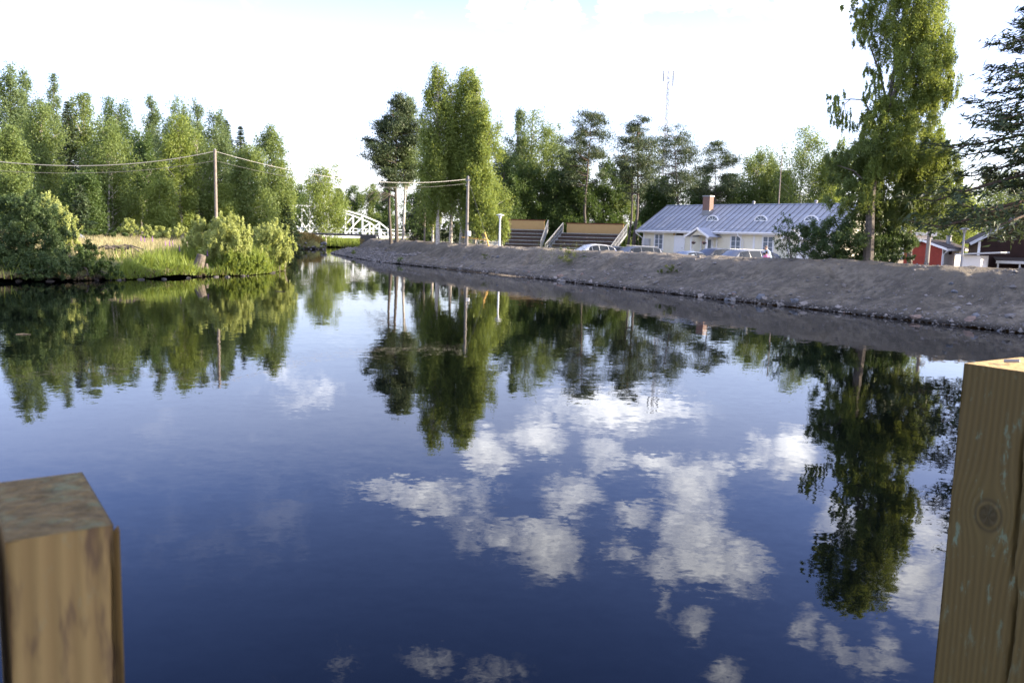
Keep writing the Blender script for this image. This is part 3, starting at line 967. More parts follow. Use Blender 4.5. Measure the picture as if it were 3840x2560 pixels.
for i, (k, px, py, Y, hw, lab, lf, bs, n) in enumerate(LF):
    tree(k, px, py, Y, hw * 1.16, lab, lf, 'birch_bark' if 'birch' in lab else 'grey_bark', bs, n, .19 if Y > 78 else .17, 70, .6 if 'weeping' in lab else .35, group=GL, stems=2 if 'stems' in lab or 'forked' in lab else 1,
         name='birch_tree' if 'birch' in lab else ('alder_tree' if 'alder' in lab else 'aspen_tree'))
spruce(252, 372, 84, 60, 'dark narrow spruce half hidden between the spiky aspen and the airy birch', group=GL)
spruce(846, 440, 96, 52, 'spruce with a thin sunlit trunk beside the aspen behind the pole', base=.4, group=GL)
spruce(902, 470, 98, 60, 'dark pointed spruce at the lower step of the forest skyline', group=GL)
spruce(1075, 760, 88, 46, 'low dark spruce in front of the near end of the bridge', group=GL, base=.03)
spruce(300, 690, 60, 44, 'small yellowish spruce in the dark gap beside the grey boulders', group=GL, base=.03)
# bare-stemmed birches whose crowns are lost in the dark wood
for (px, py, Y, lab) in ((540, 700, 74, 'thin dark-stemmed birch left of the pair in the deep forest shade'), (526, 660, 76, 'white birch stem on the shadow edge, leaner than its neighbour'),
                         (412, 740, 72, 'short sunlit birch stem in the dark gap over the meadow')):
    tree('birch', px, py - 130, Y, 30, lab, 'dark_leaf', 'birch_bark', .5, 2600, .17, 24, .3, group=GL, trunk_r=.085)

# --- beyond the bridge
GB = 'trees beyond the bridge'
tree('birch', 1200, 611, 121, 82, 'leafy birch on the grassy point in front of the arch bridge', 'birch_leaf_warm', base=.20, n=9500, size=.24, nc=60, droop=.6, stems=2)
for (px, py, Y, hw, lf, lab) in ((1124, 684, 172, 40, 'dark_leaf', 'far grey-green tree just left of the birch before the bridge'), (1268, 706, 178, 36, 'birch_leaf', 'far light birch peeking right of the birch before the bridge'),
                                 (1332, 694, 182, 40, 'dark_leaf', 'far rounded tree standing alone above the curve of the arch'), (1404, 690, 176, 44, 'birch_leaf', 'far birch between the lone round tree and the pine trunks'),
                                 (1448, 706, 170, 40, 'dark_leaf', 'far dark tree right behind the dead pine branches'), (1560, 720, 165, 46, 'dark_leaf', 'far tree seen between the pine trunks and the tall birches')):
    tree('aspen', px, py, Y, hw, lab, lf, 'grey_bark', .05, 5000, .32, 44, .3, group=GB, name='broadleaf_tree', clump=.32)

# --- middle of the picture, on the right bank
GM = 'trees along the right bank'
pine(1492, 372, 76, 96, 'big dark-trunked pine with bare dead branches beside the bridge', base=.37, n=9500, layers=12, dead=12, lean=-.05)
pine(1470, 440, 77, 60, 'pine with needles only in its top, close beside the pine with dead branches', base=.55, n=3800, layers=7, group=GM, dead=4)
tree('birch', 1518, 363, 77.5, 62, 'light green birch grown into the crown of the big pine', 'aspen_leaf', 'birch_bark', .42, 8000, .16, 44, .5, group=GM)
spruce(1588, 640, 80, 56, 'dark spruce in the gap between the pines and the tall birches', base=.02, group=GM)
tree('birch', 1652, 233, 67, 56, 'tallest birch, hanging loose top, nearest the big pines', 'birch_leaf_warm', 'birch_bark', .20, 17000, .15, 90, .75, group=GM, clump=.3)
tree('birch', 1740, 246, 68, 74, 'twin-stemmed tall birch whose crown forms the middle of the sunlit clump', 'birch_leaf_warm', 'birch_bark', .16, 22000, .15, 100, .5, group=GM, stems=2)
tree('aspen', 1826, 372, 67, 78, 'sunlit birch on the bleacher side of the tall clump', 'birch_leaf_warm', 'birch_bark', .10, 18000, .15, 80, .5, group=GM)
tree('birch', 1700, 296, 69, 52, 'thin-crowned birch squeezed between the two tallest birches', 'birch_leaf_warm', 'birch_bark', .25, 11000, .15, 70, .7, group=GM)
tree('birch', 1628, 500, 70, 52, 'lower birch filling the clump on its side towards the bridge', 'birch_leaf_warm', 'birch_bark', .18, 9000, .15, 60, .5, group=GM)
tree('birch', 1792, 300, 67.5, 50, 'birch on the shoulder of the sunlit clump, just lower than the twin-stemmed one', 'birch_leaf_warm', 'birch_bark', .22, 9000, .15, 70, .6, group=GM)
tree('birch', 1884, 800, 66, 24, 'hanging birch boughs just above the white lamp post', 'birch_leaf_warm', 'birch_bark', .35, 1500, .14, 20, .9, group=GM)
for (px, py, Y, hw, kind, lf, lab, bs) in ((1938, 399, 100, 60, 'point', 'aspen_leaf', 'narrow aspen with a pointed twin tip behind the first bleacher', .1), (2012, 410, 101, 92, 'aspen', 'birch_leaf', 'broad sunlit aspen behind the first bleacher', .1),
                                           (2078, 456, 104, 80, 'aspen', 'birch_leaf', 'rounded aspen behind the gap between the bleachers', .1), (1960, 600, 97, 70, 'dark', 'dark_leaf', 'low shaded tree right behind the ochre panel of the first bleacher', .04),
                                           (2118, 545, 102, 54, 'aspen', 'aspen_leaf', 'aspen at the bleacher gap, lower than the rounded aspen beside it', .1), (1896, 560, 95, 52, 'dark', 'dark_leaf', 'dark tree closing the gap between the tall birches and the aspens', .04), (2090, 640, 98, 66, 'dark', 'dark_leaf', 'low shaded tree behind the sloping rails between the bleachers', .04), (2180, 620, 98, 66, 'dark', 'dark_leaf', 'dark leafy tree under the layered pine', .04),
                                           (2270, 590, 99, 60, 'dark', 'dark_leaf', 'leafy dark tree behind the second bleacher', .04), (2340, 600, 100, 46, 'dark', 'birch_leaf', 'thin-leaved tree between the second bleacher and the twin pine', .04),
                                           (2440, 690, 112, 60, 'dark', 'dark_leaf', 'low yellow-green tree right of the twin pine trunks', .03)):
    tree(kind, px, py, Y, hw, lab, lf, 'grey_bark', bs, 12500, .20, 70, .3, group=GM, name='aspen_tree' if 'aspen' in lab else 'broadleaf_tree')
pine(2216, 420, 96, 98, 'pine with flat layered boughs rising above the second bleacher', base=.42, n=7500, layers=10, group=GM, flat=.34)
pine(2396, 440, 88, 74, 'twin-trunked pine with a dense bluntly pointed crown beside the house', base=.42, n=8000, layers=13, group=GM, stems=2, size=.19)
pine(2572, 498, 104, 112, 'pine with a bent trunk and flat spreading crown behind the chimney', base=.40, n=9000, layers=11, group=GM, lean=.35, flat=.36)
pine(2692, 545, 106, 90, 'round-topped pine right behind the chimney, smaller than its bent neighbour', base=.30, n=8500, layers=10, group=GM, flat=.4)
for (px, py, Y, hw, lf, lab) in ((2838, 547, 112, 70, 'birch_leaf', 'pale loose birch above the middle of the metal roof'), (3009, 478, 106, 92, 'birch_leaf', 'large rounded birch above the roof near the flue pipes'),
                                 (3143, 508, 104, 54, 'birch_leaf_warm', 'light birch top showing left of the tall leaning birch'), (2950, 640, 110, 60, 'dark_leaf', 'dark low tree behind the thin mast on the roof'),
                                 (2760, 650, 110, 64, 'dark_leaf', 'dark low tree behind the roof between pine and pale birch'), (2480, 660, 112, 56, 'dark_leaf', 'brownish low tree between the twin pine and the bent pine'), (2640, 660, 114, 60, 'dark_leaf', 'low dark tree filling the gap behind the chimney'), (2890, 600, 113, 60, 'birch_leaf', 'birch beside the thin roof mast'), (3090, 590, 110, 60, 'dark_leaf', 'dark tree behind the flue pipes at the roof end')):
    tree('aspen', px, py, Y, hw * 1.16, lab, lf, 'birch_bark', .05, 13000, .21, 74, .35, group='trees behind the house')
# right end of the picture
tree('birch', 3600, 690, 78, 92, 'yellow-green sunlit birch behind the red shed', 'birch_leaf_warm', 'birch_bark', .04, 11000, .18, 70, .4)
tree('aspen', 3760, 640, 92, 120, 'shadowy birch wood edge tree behind the dark brown house', 'birch_leaf', 'birch_bark', .04, 12000, .2, 80, .35)
tree('aspen', 3440, 560, 88, 90, 'green birch showing behind the leaning birch and above the red shed', 'birch_leaf', 'birch_bark', .04, 9000, .19, 60, .35)
sp = spruce(0, 0, 33, 0, 'big dark spruce with drooping boughs cut by the edge of the photo', X=at(3935, 500, 33).x, h=14.3, Rm=4.7, step=.52, per=8, spray=44, leafl=.46, droop=.42, base=.26, ragged=.28, wr=.27)
tree('aspen', 4500, 300, 58, 190, 'unseen birch added to shade the dark brown house', 'birch_leaf', 'birch_bark', .06, 9000, .2, 70, .4)  # added out of view so that its shade falls on the brown house
# an unseen spruce on the same bank, added to shade the near post
spruce(0, 0, -.35 - 31 * math.tan(math.radians(SUN_AZ - 90)), 0, 'unseen spruce on the bank added to shade the near post', X=31.0, h=13.6, Rm=2.5, base=.04, per=14, spray=16, leafl=.6, ragged=.07)

# --- the tall leaning birch and what grows at its foot
YB = 36.5
hero = [(3232, 15, 60, 35, .8), (3273, 75, 70, 50), (3232, 125, 40, 45, .8), (3380, -110, 95, 50), (3364, -50, 100, 80), (3440, -30, 100, 80), (3397, 91, 120, 80), (3480, 124, 80, 105),
        (3364, 166, 85, 65), (3522, 191, 55, 78), (3439, 240, 100, 78), (3513, 282, 70, 78), (3397, 274, 60, 58, .8), (3555, 307, 42, 38), (3281, 282, 40, 40, .8), (3290, 348, 42, 48, .8),
        (3314, 398, 60, 42), (3132, 373, 38, 22, .7), (3149, 423, 34, 55, .8), (3173, 464, 24, 30, .7), (3439, 356, 105, 70), (3505, 348, 70, 52), (3414, 414, 110, 58),
        (3248, 464, 45, 50), (3364, 481, 110, 55), (3464, 497, 70, 66), (3314, 540, 100, 50), (3430, 570, 110, 60), (3264, 560, 60, 60, 1.2), (3246, 660, 60, 60, 1.1), (3290, 450, 50, 50), (3300, 640, 60, 60), (3240, 720, 50, 40, .8)]
low = [(3314, 560, 120, 55), (3430, 610, 110, 60), (3500, 590, 80, 62), (3190, 572, 75, 46), (3149, 630, 60, 58), (3248, 647, 88, 60), (3397, 663, 120, 74), (3513, 640, 80, 66), (3556, 680, 44, 50),
       (3180, 725, 78, 60), (3331, 746, 96, 66), (3439, 750, 96, 74), (3520, 735, 62, 70), (3397, 812, 88, 60, .8), (3314, 829, 68, 58, .8), (3248, 790, 70, 54, .7), (3190, 810, 60, 50, .6)]
tb = at(3256, 985, YB); tb.z = gz(tb.x, YB) - .1
def P3(px, py, dy=0): return at(px, py, YB + dy)
stems = [([tb, P3(3262, 850), P3(3266, 740), P3(3290, 560), P3(3330, 400), P3(3356, 250, .3), P3(3392, 60, .4), P3(3400, -90, .4)], [.27, .2, .18, .14, .11, .08, .045, .012]),
         ([P3(3310, 470), P3(3352, 350, -.4), P3(3430, 200, -.5), P3(3470, 60, -.5)], [.09, .07, .04, .012]),
         ([P3(3300, 505), P3(3240, 375, .3), P3(3190, 372, .5), P3(3135, 380, .6)], [.05, .035, .025, .008]),
         ([P3(3190, 372, .5), P3(3158, 400, .5), P3(3150, 440, .4)], [.02, .014, .005]), ([P3(3165, 385, .5), P3(3172, 430, .4), P3(3174, 480, .3)], [.016, .012, .004]),
         ([P3(3300, 505), P3(3283, 400, -.4), P3(3282, 270, -.5)], [.04, .028, .006]), ([P3(3356, 250, .3), P3(3430, 150, .6), P3(3500, 80, .9)], [.05, .03, .006]), ([P3(3364, 300, .3), P3(3450, 320, -.6), P3(3545, 300, -.9)], [.045, .028, .006]),
         ([P3(3330, 400), P3(3300, 280, .4), P3(3262, 170, .5), P3(3236, 60, .5)], [.06, .045, .03, .01]),
         ([P3(3282, 600), P3(3380, 520, .4), P3(3470, 430, .6)], [.06, .04, .012]),
         ([P3(3266, 700), P3(3200, 640, -.3), P3(3140, 620, -.4)], [.05, .03, .01])]
blob_plant('birch_tree', 'tall leaning birch by the levee with forked trunk, top cut by the frame', 'tree', hero, YB, tb, 1.5, .082, 'birch_leaf_warm', .9, .95, None, stems, 'grey_bark', 'trunk', 'crown', .9, fine=95, qr=(.07, .24), sx=.9, sz=2.0)
b2 = at(3420, 990, YB + 2.5); b2.z = gz(b2.x, b2.y) - .1
st2 = [([b2, at(3410, 800, YB + 2.5), at(3400, 640, YB + 2.5), at(3420, 560, YB + 2.5)], [.14, .11, .07, .02]), ([at(3410, 800, YB + 2.5), at(3500, 680, YB + 2.8)], [.06, .02]), ([at(3405, 760, YB + 2.5), at(3250, 660, YB + 2)], [.06, .02])]
blob_plant('willow_tree', 'wide dense willow under the tall leaning birch', 'tree', low, YB + .9, b2, 1.35, .092, 'birch_leaf', .6, 1.0, None, st2, 'grey_bark', 'trunk', 'crown', 1.1, fine=110, qr=(.08, .27), sx=1.0, sz=1.7)
YS = 37.0
sh = at(3180, 985, YS); sh.z = gz(sh.x, YS)
blob_plant('shrub', 'dark dense shrub on the levee hiding the foot of the tall birch', 'shrub', [(3066, 879, 60, 58), (3149, 895, 88, 70), (3248, 905, 95, 75), (3347, 915, 85, 66), (3100, 930, 90, 44), (3230, 950, 110, 40), (3340, 955, 80, 36), (3400, 930, 42, 46, .7)], YS, sh, 1.0, .10, 'bush_leaf', .25, .9,
           None, [([sh + Vector((dx, 0, 0)), sh + Vector((dx * 1.8, .2, 1.5))], [.03, .012]) for dx in (-1.6, -.9, -.2, .5, 1.2)])
s2 = at(2965, 975, 37.4); s2.z = gz(s2.x, 37.4)
blob_plant('shrub', 'thin sparse-leaved sapling shrub standing before the second porch', 'shrub', [(2950, 822, 26, 20, .6), (2926, 862, 34, 18, .6), (2975, 868, 36, 34, .8), (2935, 905, 32, 26, .7), (2990, 925, 38, 34, .7), (2950, 940, 30, 26, .5), (3012, 885, 36, 40)], 37.4, s2, 1.0, .075, 'bush_leaf', .35, .9,
           None, fine=60, qr=(.12, .34), sz=1.6, stems=[([s2, at(2990, 900, 37.4), at(3012, 870, 37.4)], [.02, .014, .006]), ([s2, at(2960, 900, 37.4), at(2950, 822, 37.4)], [.02, .014, .006]), ([s2 + Vector((.2, 0, 0)), at(3000, 880, 37.4)], [.02, .006]), ([s2, at(2925, 870, 37.4)], [.018, .005])])

# --- shrubs of the left bank
def shrub(label, blobs, Y, base_px, leaf, size, per, droop=.15, up=False, name='willow_shrub', nst=6, aspect=.5):
    b = at(base_px[0], base_px[1], Y); b.z = gz(b.x, Y) - .05
    st = []
    for _ in range(nst):
        q = random.choice(blobs); tp = at(q[0] + random.uniform(-.5, .5) * q[2], q[1], Y)
        st.append(([b + Vector((random.uniform(-.3, .3), random.uniform(-.3, .3), 0)), b.lerp(tp, .5) + Vector((0, 0, .2)), tp], [.03, .02, .006]))
    return blob_plant(name, label, 'shrub', blobs, Y, b, per, size, leaf, droop, 1.0, 'shrubs of the left bank', st, aspect=aspect, fine=70, qr=(.08, .24), sx=.85, sz=2.1 if 'willow' in name else 1.5)


shrub('big sunlit willow at the foot of the bare utility pole', [(745, 850, 30, 36), (770, 890, 60, 50), (818, 852, 44, 36), (858, 826, 34, 34), (830, 900, 62, 50), (880, 870, 50, 52), (800, 945, 66, 40), (880, 935, 58, 44), (915, 900, 36, 50), (760, 975, 50, 26), (840, 985, 60, 24), (720, 920, 34, 40)], 43.9, (830, 985), 'willow_leaf', .13, 1.5)
shrub('rounded willow leaning over the water at the tip of the left bank', [(1000, 858, 34, 28), (1030, 850, 28, 26), (1000, 900, 54, 44), (1046, 890, 46, 44), (1070, 930, 36, 44), (1020, 945, 56, 36), (1085, 965, 22, 26), (960, 900, 26, 36), (1060, 975, 40, 22), (1010, 985, 44, 20)], 48.7, (1035, 990), 'willow_leaf', .13, 1.5)
shrub('low bright green shrub between the stump and the leaning stake', [(850, 985, 44, 28), (900, 965, 40, 34), (930, 990, 34, 28), (890, 1010, 40, 18), (960, 980, 36, 30)], 43.6, (890, 1020), 'grass_green', .12, 1.6)
shrub('dark spreading riverside shrub at the frame edge, half in shade', [(30, 900, 80, 70), (120, 890, 90, 70), (60, 800, 80, 60), (150, 820, 80, 60), (40, 980, 90, 50), (150, 965, 90, 56), (215, 900, 66, 60), (235, 980, 60, 44), (110, 760, 50, 40, .8), (10, 750, 60, 44), (-60, 900, 80, 90), (-60, 1010, 80, 40)], 36.3, (110, 1040), 'bush_leaf', .105, 1.15, nst=9, name='dark_shrub')
shrub('low dark shrub overhanging the water under the big riverside shrub', [(20, 985, 80, 44), (110, 990, 80, 42), (200, 985, 70, 42), (60, 1025, 80, 26), (160, 1022, 80, 26), (250, 1015, 50, 26), (-60, 1000, 60, 50)], 35.4, (110, 1045), 'bush_leaf', .10, 1.25, nst=6, name='dark_shrub')
shrub('tall light-tipped shrub above the boulders with scattered pale leaves', [(215, 810, 44, 50, .8), (240, 850, 46, 46, .8), (180, 770, 40, 38, .8), (262, 890, 34, 34, .8), (268, 915, 40, 30)], 42, (225, 960), 'willow_leaf', .12, .85)
shrub('low shrub with fine leaves between the dark shrub and the driftwood', [(310, 950, 60, 44), (365, 985, 54, 40), (310, 1005, 60, 34), (415, 1005, 42, 32), (265, 1022, 60, 24), (350, 1028, 60, 18), (420, 1030, 40, 14)], 36.9, (340, 1030), 'dark_leaf', .10, 1.2, name='dark_shrub')
shrub('pale willow tuft standing at the far edge of the meadow', [(488, 842, 34, 22), (470, 860, 30, 20), (520, 862, 36, 20), (545, 868, 24, 14)], 62, (495, 884), 'willow_leaf', .15, 2.0)
shrub('small shrub behind the meadow flowers', [(600, 868, 44, 18), (650, 862, 30, 22), (690, 870, 36, 24), (560, 880, 40, 14)], 58, (640, 888), 'willow_leaf', .14, 2.0)
shrub('low green thicket under the forest edge left of the meadow', [(330, 880, 44, 18), (380, 878, 50, 18), (430, 872, 40, 16), (300, 900, 34, 16)], 60, (370, 900), 'dark_leaf', .15, 1.6, name='dark_shrub')
shrub('shady bush at the foot of the tall birches near the pole box', [(1690, 868, 60, 36), (1760, 862, 60, 40), (1640, 876, 40, 26), (1830, 870, 46, 34)], 74, (1730, 905), 'bush_leaf', .17, 1.5, name='dark_shrub')
shrub('leafy bush behind the twin pine beside the house corner', [(2352, 880, 34, 44), (2430, 890, 30, 34), (2380, 860, 40, 40)], 92, (2390, 930), 'dark_leaf', .2, 1.6, name='dark_shrub')
shrub('green bush beneath the pines near the bridge end', [(1560, 878, 46, 24), (1530, 860, 34, 28), (1600, 870, 40, 34)], 78, (1560, 900), 'bush_leaf', .17, 1.5, name='dark_shrub')

# grass: tall green growth along the water, dry meadow behind it
def blades(name, P, h, w, mat, tint, lean=.35, label=None):
    n = len(P); a = rng.uniform(0, 6.28, n); sd = np.stack([np.cos(a), np.sin(a), np.zeros(n)], 1)
    ln = rng.normal(0, lean, (n, 2)); tipv = np.stack([ln[:, 0] * h, ln[:, 1] * h, h * np.sqrt(np.maximum(.2, 1 - (ln ** 2).sum(1)))], 1)
    b0 = P - sd * (w * .6)[:, None]; b1 = P + sd * (w * .6)[:, None]
    V = np.stack([b0, b1, P + tipv], 1).reshape(-1, 3)
    o = link(name, np_mesh(name, V, np.arange(n * 3).reshape(-1, 3), (mat,), tint=np.repeat(np.clip(tint, 0, 1), 3)))
    return tag(o, kind='stuff', label=label)


def left_area(n, x0, x1, y0, y1, d0, d1):
    P = np.column_stack([rng.uniform(x0, x1, n), rng.uniform(y0, y1, n)]); dr, dl = banks(P)
    k = (dl > d0) & (dl < d1) & (dl < dr); P = P[k]; dl = dl[k]
    z = left_z(P, dl); k = z > .02
    return np.column_stack([P[k], z[k]]), dl[k]


P, d = left_area(330000, -34, -12, 32, 64, -.5, 6.5)
k = rng.random(len(P)) < np.interp(d, [-.5, .1, .5, 3, 6.5], [.45, .7, 1, .8, .35]) * (.55 + 1.2 * np.clip(fbm(P[:, 0], P[:, 1], .7, 3) + .35, 0, 1)); k &= (P[:, 0] > -18.3) | (rng.random(len(P)) < .04); P = P[k]; d = d[k]
cl = fbm(P[:, 0], P[:, 1], .9, 3)
blades('bank_grass', P, .50 * rng.uniform(.4, 1.5, len(P)) * np.clip(.8 + cl * 1.7, .25, 1.9), rng.uniform(.025, .06, len(P)), M['grass_green'], .42 + .9 * cl + rng.normal(0, .15, len(P)), .4)
P, d = left_area(260000, -46, -14, 38, 78, 3.2, 34)
k = rng.random(len(P)) < .55 * np.clip(.6 + fbm(P[:, 0], P[:, 1], .4, 3), .15, 1); P = P[k]
blades('meadow_grass', P, .52 * rng.uniform(.5, 1.3, len(P)), rng.uniform(.02, .05, len(P)), M['grass_tan'], .55 + .6 * fbm(P[:, 0], P[:, 1], .5, 3) + rng.normal(0, .2, len(P)), .28)
P, d = left_area(120000, -34, -12, 32, 62, -.6, .5); k = rng.random(len(P)) < .8
P = P[k]
blades('withered_bank_edge', P, .30 * rng.uniform(.3, 1.4, len(P)), rng.uniform(.015, .04, len(P)), M['edge_grass'], .4 + rng.normal(0, .3, len(P)), .8)
P, d = left_area(60000, -32, -14, 78, 128, .1, 9)
blades('far_bank_grass', P, .55 * rng.uniform(.5, 1.3, len(P)), rng.uniform(.05, .10, len(P)), M['grass_green'], .5 + rng.normal(0, .25, len(P)), .35)
P, d = left_area(40000, -90, -32, 22, 60, .2, 9)
blades('shaded_bank_grass', P, .5 * rng.uniform(.5, 1.3, len(P)), rng.uniform(.05, .09, len(P)), M['grass_green'], .3 + rng.normal(0, .2, len(P)), .35)

# purple flower spikes
GF = 'purple flower spikes at the meadow edge'
spike = MB().tube([(0, 0, 0), (.02, 0, .5), (.03, .01, .8)], [.008, .007, .005], 4).mesh('stem', M['weed'])
hb_ = MB().lathe([(.012, .60)] + [((.075 if k % 2 else .045) * (1 - k / 15) + .008, .62 + k * .034) for k in range(14)] + [(.006, 1.10)], 7, (.025, 0, 0))
hb_.v = [(x + random.uniform(-.012, .012), y + random.uniform(-.012, .012), z) for x, y, z in hb_.v]
head = hb_.mesh('flower_head', M['flower'])
for (cx, cy) in ((385, 590), (445, 560), (590, 640), (665, 600), (640, 690), (585, 545), (85, 630), (150, 665), (240, 730), (305, 765), (750, 775), (830, 715), (555, 650), (430, 605), (200, 615), (-300, 470), (-120, 480), (-240, 500)):
    px, py = 600 + cx / 4.2, 780 + cy / 4.2
    Y = 44.5 + (780 + 700 / 4.2 - py) * .14 + random.uniform(-.4, .4)
    Y += .8; q = at(px, py, Y); zb = gz(q.x, Y)
    while zb < .55: Y += .5; q = at(px, py, Y); zb = gz(q.x, Y)
    s = max(.7, min(1.7, (q.z - zb) / .86))
    f = empty('purple_flower', (q.x, Y, zb - .02), random.uniform(0, 6.28), 'purple flower spike on a thin stem in the meadow grass', 'flower', GF); f.scale = (s * .85, s * .85, s * 1.0)
    link('stem', spike, f); link('flower_head', head, f)

# weeds on the embankment
def weed(px, py, size, label, n=220, lf='weed', spread=.5, q=None):
    best = None
    for qq in np.arange(0, 5.2, .1):
        for s in np.arange(0, cum[-1], .4):
            x, y = on_levee(s, qq); z = float(np.interp(qq, [0, .3, 1.5, 2.5, 3.75, 4.3], [0, .13, .6, .98, 1.66, 1.78]))
            d = Vector((x, y, z - CAM_H)); c3 = Vector((d.dot(cr), d.dot(cu), d.dot(fwd)))
            e = abs(1920 + F_PX * c3.x / c3.z - px) + abs(1280 - F_PX * c3.y / c3.z - py)
            if best is None or e < best[0]: best = (e, x, y)
    x, y = best[1], best[2]; z = lev_pt(x, y)
    o = empty('weed_clump', (x, y, z - .03), 0, label, 'weed', 'weeds on the embankment')
    mb = MB(); cs = []; rs = []
    for _ in range(7):
        t = Vector((random.gauss(0, spread * size), random.gauss(0, spread * size * .7), size * random.uniform(.4, 1)))
        mb.tube([(t.x * .2, t.y * .2, 0), tuple(t)], [.008, .004], 4); cs.append(np.array(t)); rs.append((size * .25, size * .25, size * .22))
    mb.build('stems', M['weed'], o)
    P, O, T = clumps(cs, rs, [n // 7] * 7, .2); P[:, 2] = np.maximum(P[:, 2], .03)
    link('leaves', leaf_mesh('leaves', P, O, T, .09, M[lf], .2), o)


weed(2140, 985, .7, 'dense weed clump halfway up the bank below the second bleacher', 420, spread=.55)
weed(2128, 942, .45, 'small weed just under the crest above the dense weed clump')
weed(2515, 1022, .4, 'low weed on the bank below the blue car', 200)
weed(2486, 1025, .3, 'tiny weed left of the low weed on the bank', 120)
weed(1825, 962, .35, 'sparse weed patch on the bank right of the utility pole', 140)
weed(1320, 958, .5, 'green reed tuft at the waterline of the stony bank tip', 200, 'grass_green', .25)
weed(1495, 986, .5, 'dull reed tuft at the waterline below the pines', 160, 'bush_leaf', .25)
weed(1360, 905, .7, 'withered rust-coloured weed on the bank tip', 260, 'grass_orange', .4)
for (px, py) in ((2032, 915), (2052, 916), (2072, 917), (2100, 918), (2126, 920), (2155, 922), (2160, 915), (2190, 925)):
    Y = 50.5; q = at(px, py, Y); zb = gz(q.x, Y); hh = max(.25, q.z - zb + random.uniform(.05, .4)); n = 90
    o = empty('weed_clump', (q.x, Y, zb), 0, 'yellow-green weed tuft on the crest before the bleachers', 'weed', 'weed tufts on the crest before the bleachers')
    tz = rng.random(n); Pw = np.column_stack([rng.normal(0, .13, n), rng.normal(0, .13, n), tz * hh]); 
    link('leaves', leaf_mesh('leaves', Pw, unit(rng.normal(0, 1, (n, 3))), .5 + rng.normal(0, .2, n), .085, M['weed'], -.5, aspect=.35), o)
y0 = at(3790, 990, 36); zb = gz(y0.x, 36)
spruce(0, 0, 36, 0, 'tiny spruce sapling on the crest before the dark brown house', X=y0.x, h=.95, Rm=.3, step=.10, per=6, spray=5, leafl=.12, droop=-.1, name='spruce_sapling')

# the wood behind: one mass closing the views between the trunks
cs, rs = [], []
for (x0, y0, x1, y1, h0, h1, num) in ((-130, 70, -62, 122, 15, 13, 130), (-62, 122, -42, 150, 11, 9, 60), (-45, 235, 20, 225, 12, 10, 60), (-8, 112, 40, 122, 11.5, 11, 150), (40, 122, 110, 90, 11, 12, 90), (-100, 40, -75, 75, 14, 14, 50), (-66, 84, -38, 112, 11, 9, 60)):
    for _ in range(num):
        t = random.random(); h = (h0 + (h1 - h0) * t) * random.uniform(.25, .95) ** 1.0
        cs.append(np.array([x0 + (x1 - x0) * t + random.uniform(-3, 3), y0 + (y1 - y0) * t + random.uniform(-4, 6), 1 + h * random.uniform(.1, .9)])); r = random.uniform(1.2, 2.3); rs.append((r, r, r * 1.25))
P, O, T = clumps(cs, rs, [175] * len(cs), .3)
P[:, 2] = np.maximum(P[:, 2], 1.0)
tag(link('woods', leaf_mesh('woods', P, O, T, .46, M['bush_leaf'], .3)), kind='stuff')


# ------------------------------------------------------------------ the arch bridge
def build_bridge():
    e = at(1484, 872, 140); L = 29.0
    ax = Vector((-.88, -.475, 0)).normalized(); bx = Vector((-ax.y, ax.x, 0))
    if bx.y < 0: bx = -bx
    rz = math.atan2(ax.y, ax.x)
    o = empty('arch_bridge', (e.x, e.y, 0), rz, 'white steel truss bridge with arched top chord over the river', 'bridge')
    # local x runs along the bridge from its right end; local y: toward the camera is +y or -y
    sgn = 1 if (Matrix.Rotation(rz, 3, 'Z') @ Vector((0, 1, 0))).y > 0 else -1
    zd = 1.75; N = 10; W = M['white_metal']; wd = 5.0
    hs = lambda t: zd + .35 + 4.15 * (1 - (2 * t - 1) ** 2) ** .8 if 0 < t < 1 else zd + .1
    for side in (0, 1):
        y = sgn * wd * side
        nodes = [Vector((L * k / N, y, max(zd + .1, hs(k / N)))) for k in range(N + 1)]
        m = MB()
        for a, b in zip(nodes, nodes[1:]): m.bar(a, b, .22, .20)
        m.build('top_chord', W, o)
        MB().box(-1.8, L + 1, y - .18, y + .18, zd - .5, zd - .04).build('deck_beam', W, o)
        for k in range(1, N):
            x = L * k / N
            MB().box(x - .1, x + .1, y - .13, y + .13, zd, nodes[k].z - .12).build('vertical', W, o)
            xb = L * (k + (1 if k < N / 2 else -1)) / N
            if 1 <= k < N: MB().bar((xb, y, zd + .05), nodes[k] + Vector((0, 0, -.15)), .16, .2).build('diagonal', W, o)
        for zz in (.55, 1.05):
            MB().bar((-4.5, y + sgn * .3 * (1 - 2 * side), zd + zz), (L + 2, y + sgn * .3 * (1 - 2 * side), zd + zz), .09, .11).build('rail', W, o)
        m = MB()
        for k in range(23): m.box(-4.4 + k * 1.35, -4.3 + k * 1.35, y + sgn * .3 * (1 - 2 * side) - .05, y + sgn * .3 * (1 - 2 * side) + .05, zd, zd + 1.0)
        m.build('rail_posts', W, o)
    m = MB()
    for k in (4, 5, 6): m.bar((L * k / N, 0, hs(k / N) - .05), (L * k / N, sgn * wd, hs(k / N) - .05), .14, .16)
    m.build('cross_bracing', W, o)
    MB().box(-5, L + 2, min(0, sgn * wd) + .2, max(0, sgn * wd) - .2, zd - .35, zd - .06).build('deck', M['dark_metal'], o)
    for x in (-3.2, L + .5): MB().box(x - 1, x + 1, min(0, sgn * wd) - .6, max(0, sgn * wd) + .6, -1.5, zd - .52).build('abutment', M['stone'], o)
    for x in (4.2, 11.5, 18): MB().box(x - .08, x + .08, -.1, .1, zd - .85, zd - .5).build('bracket', W, o)


build_bridge()
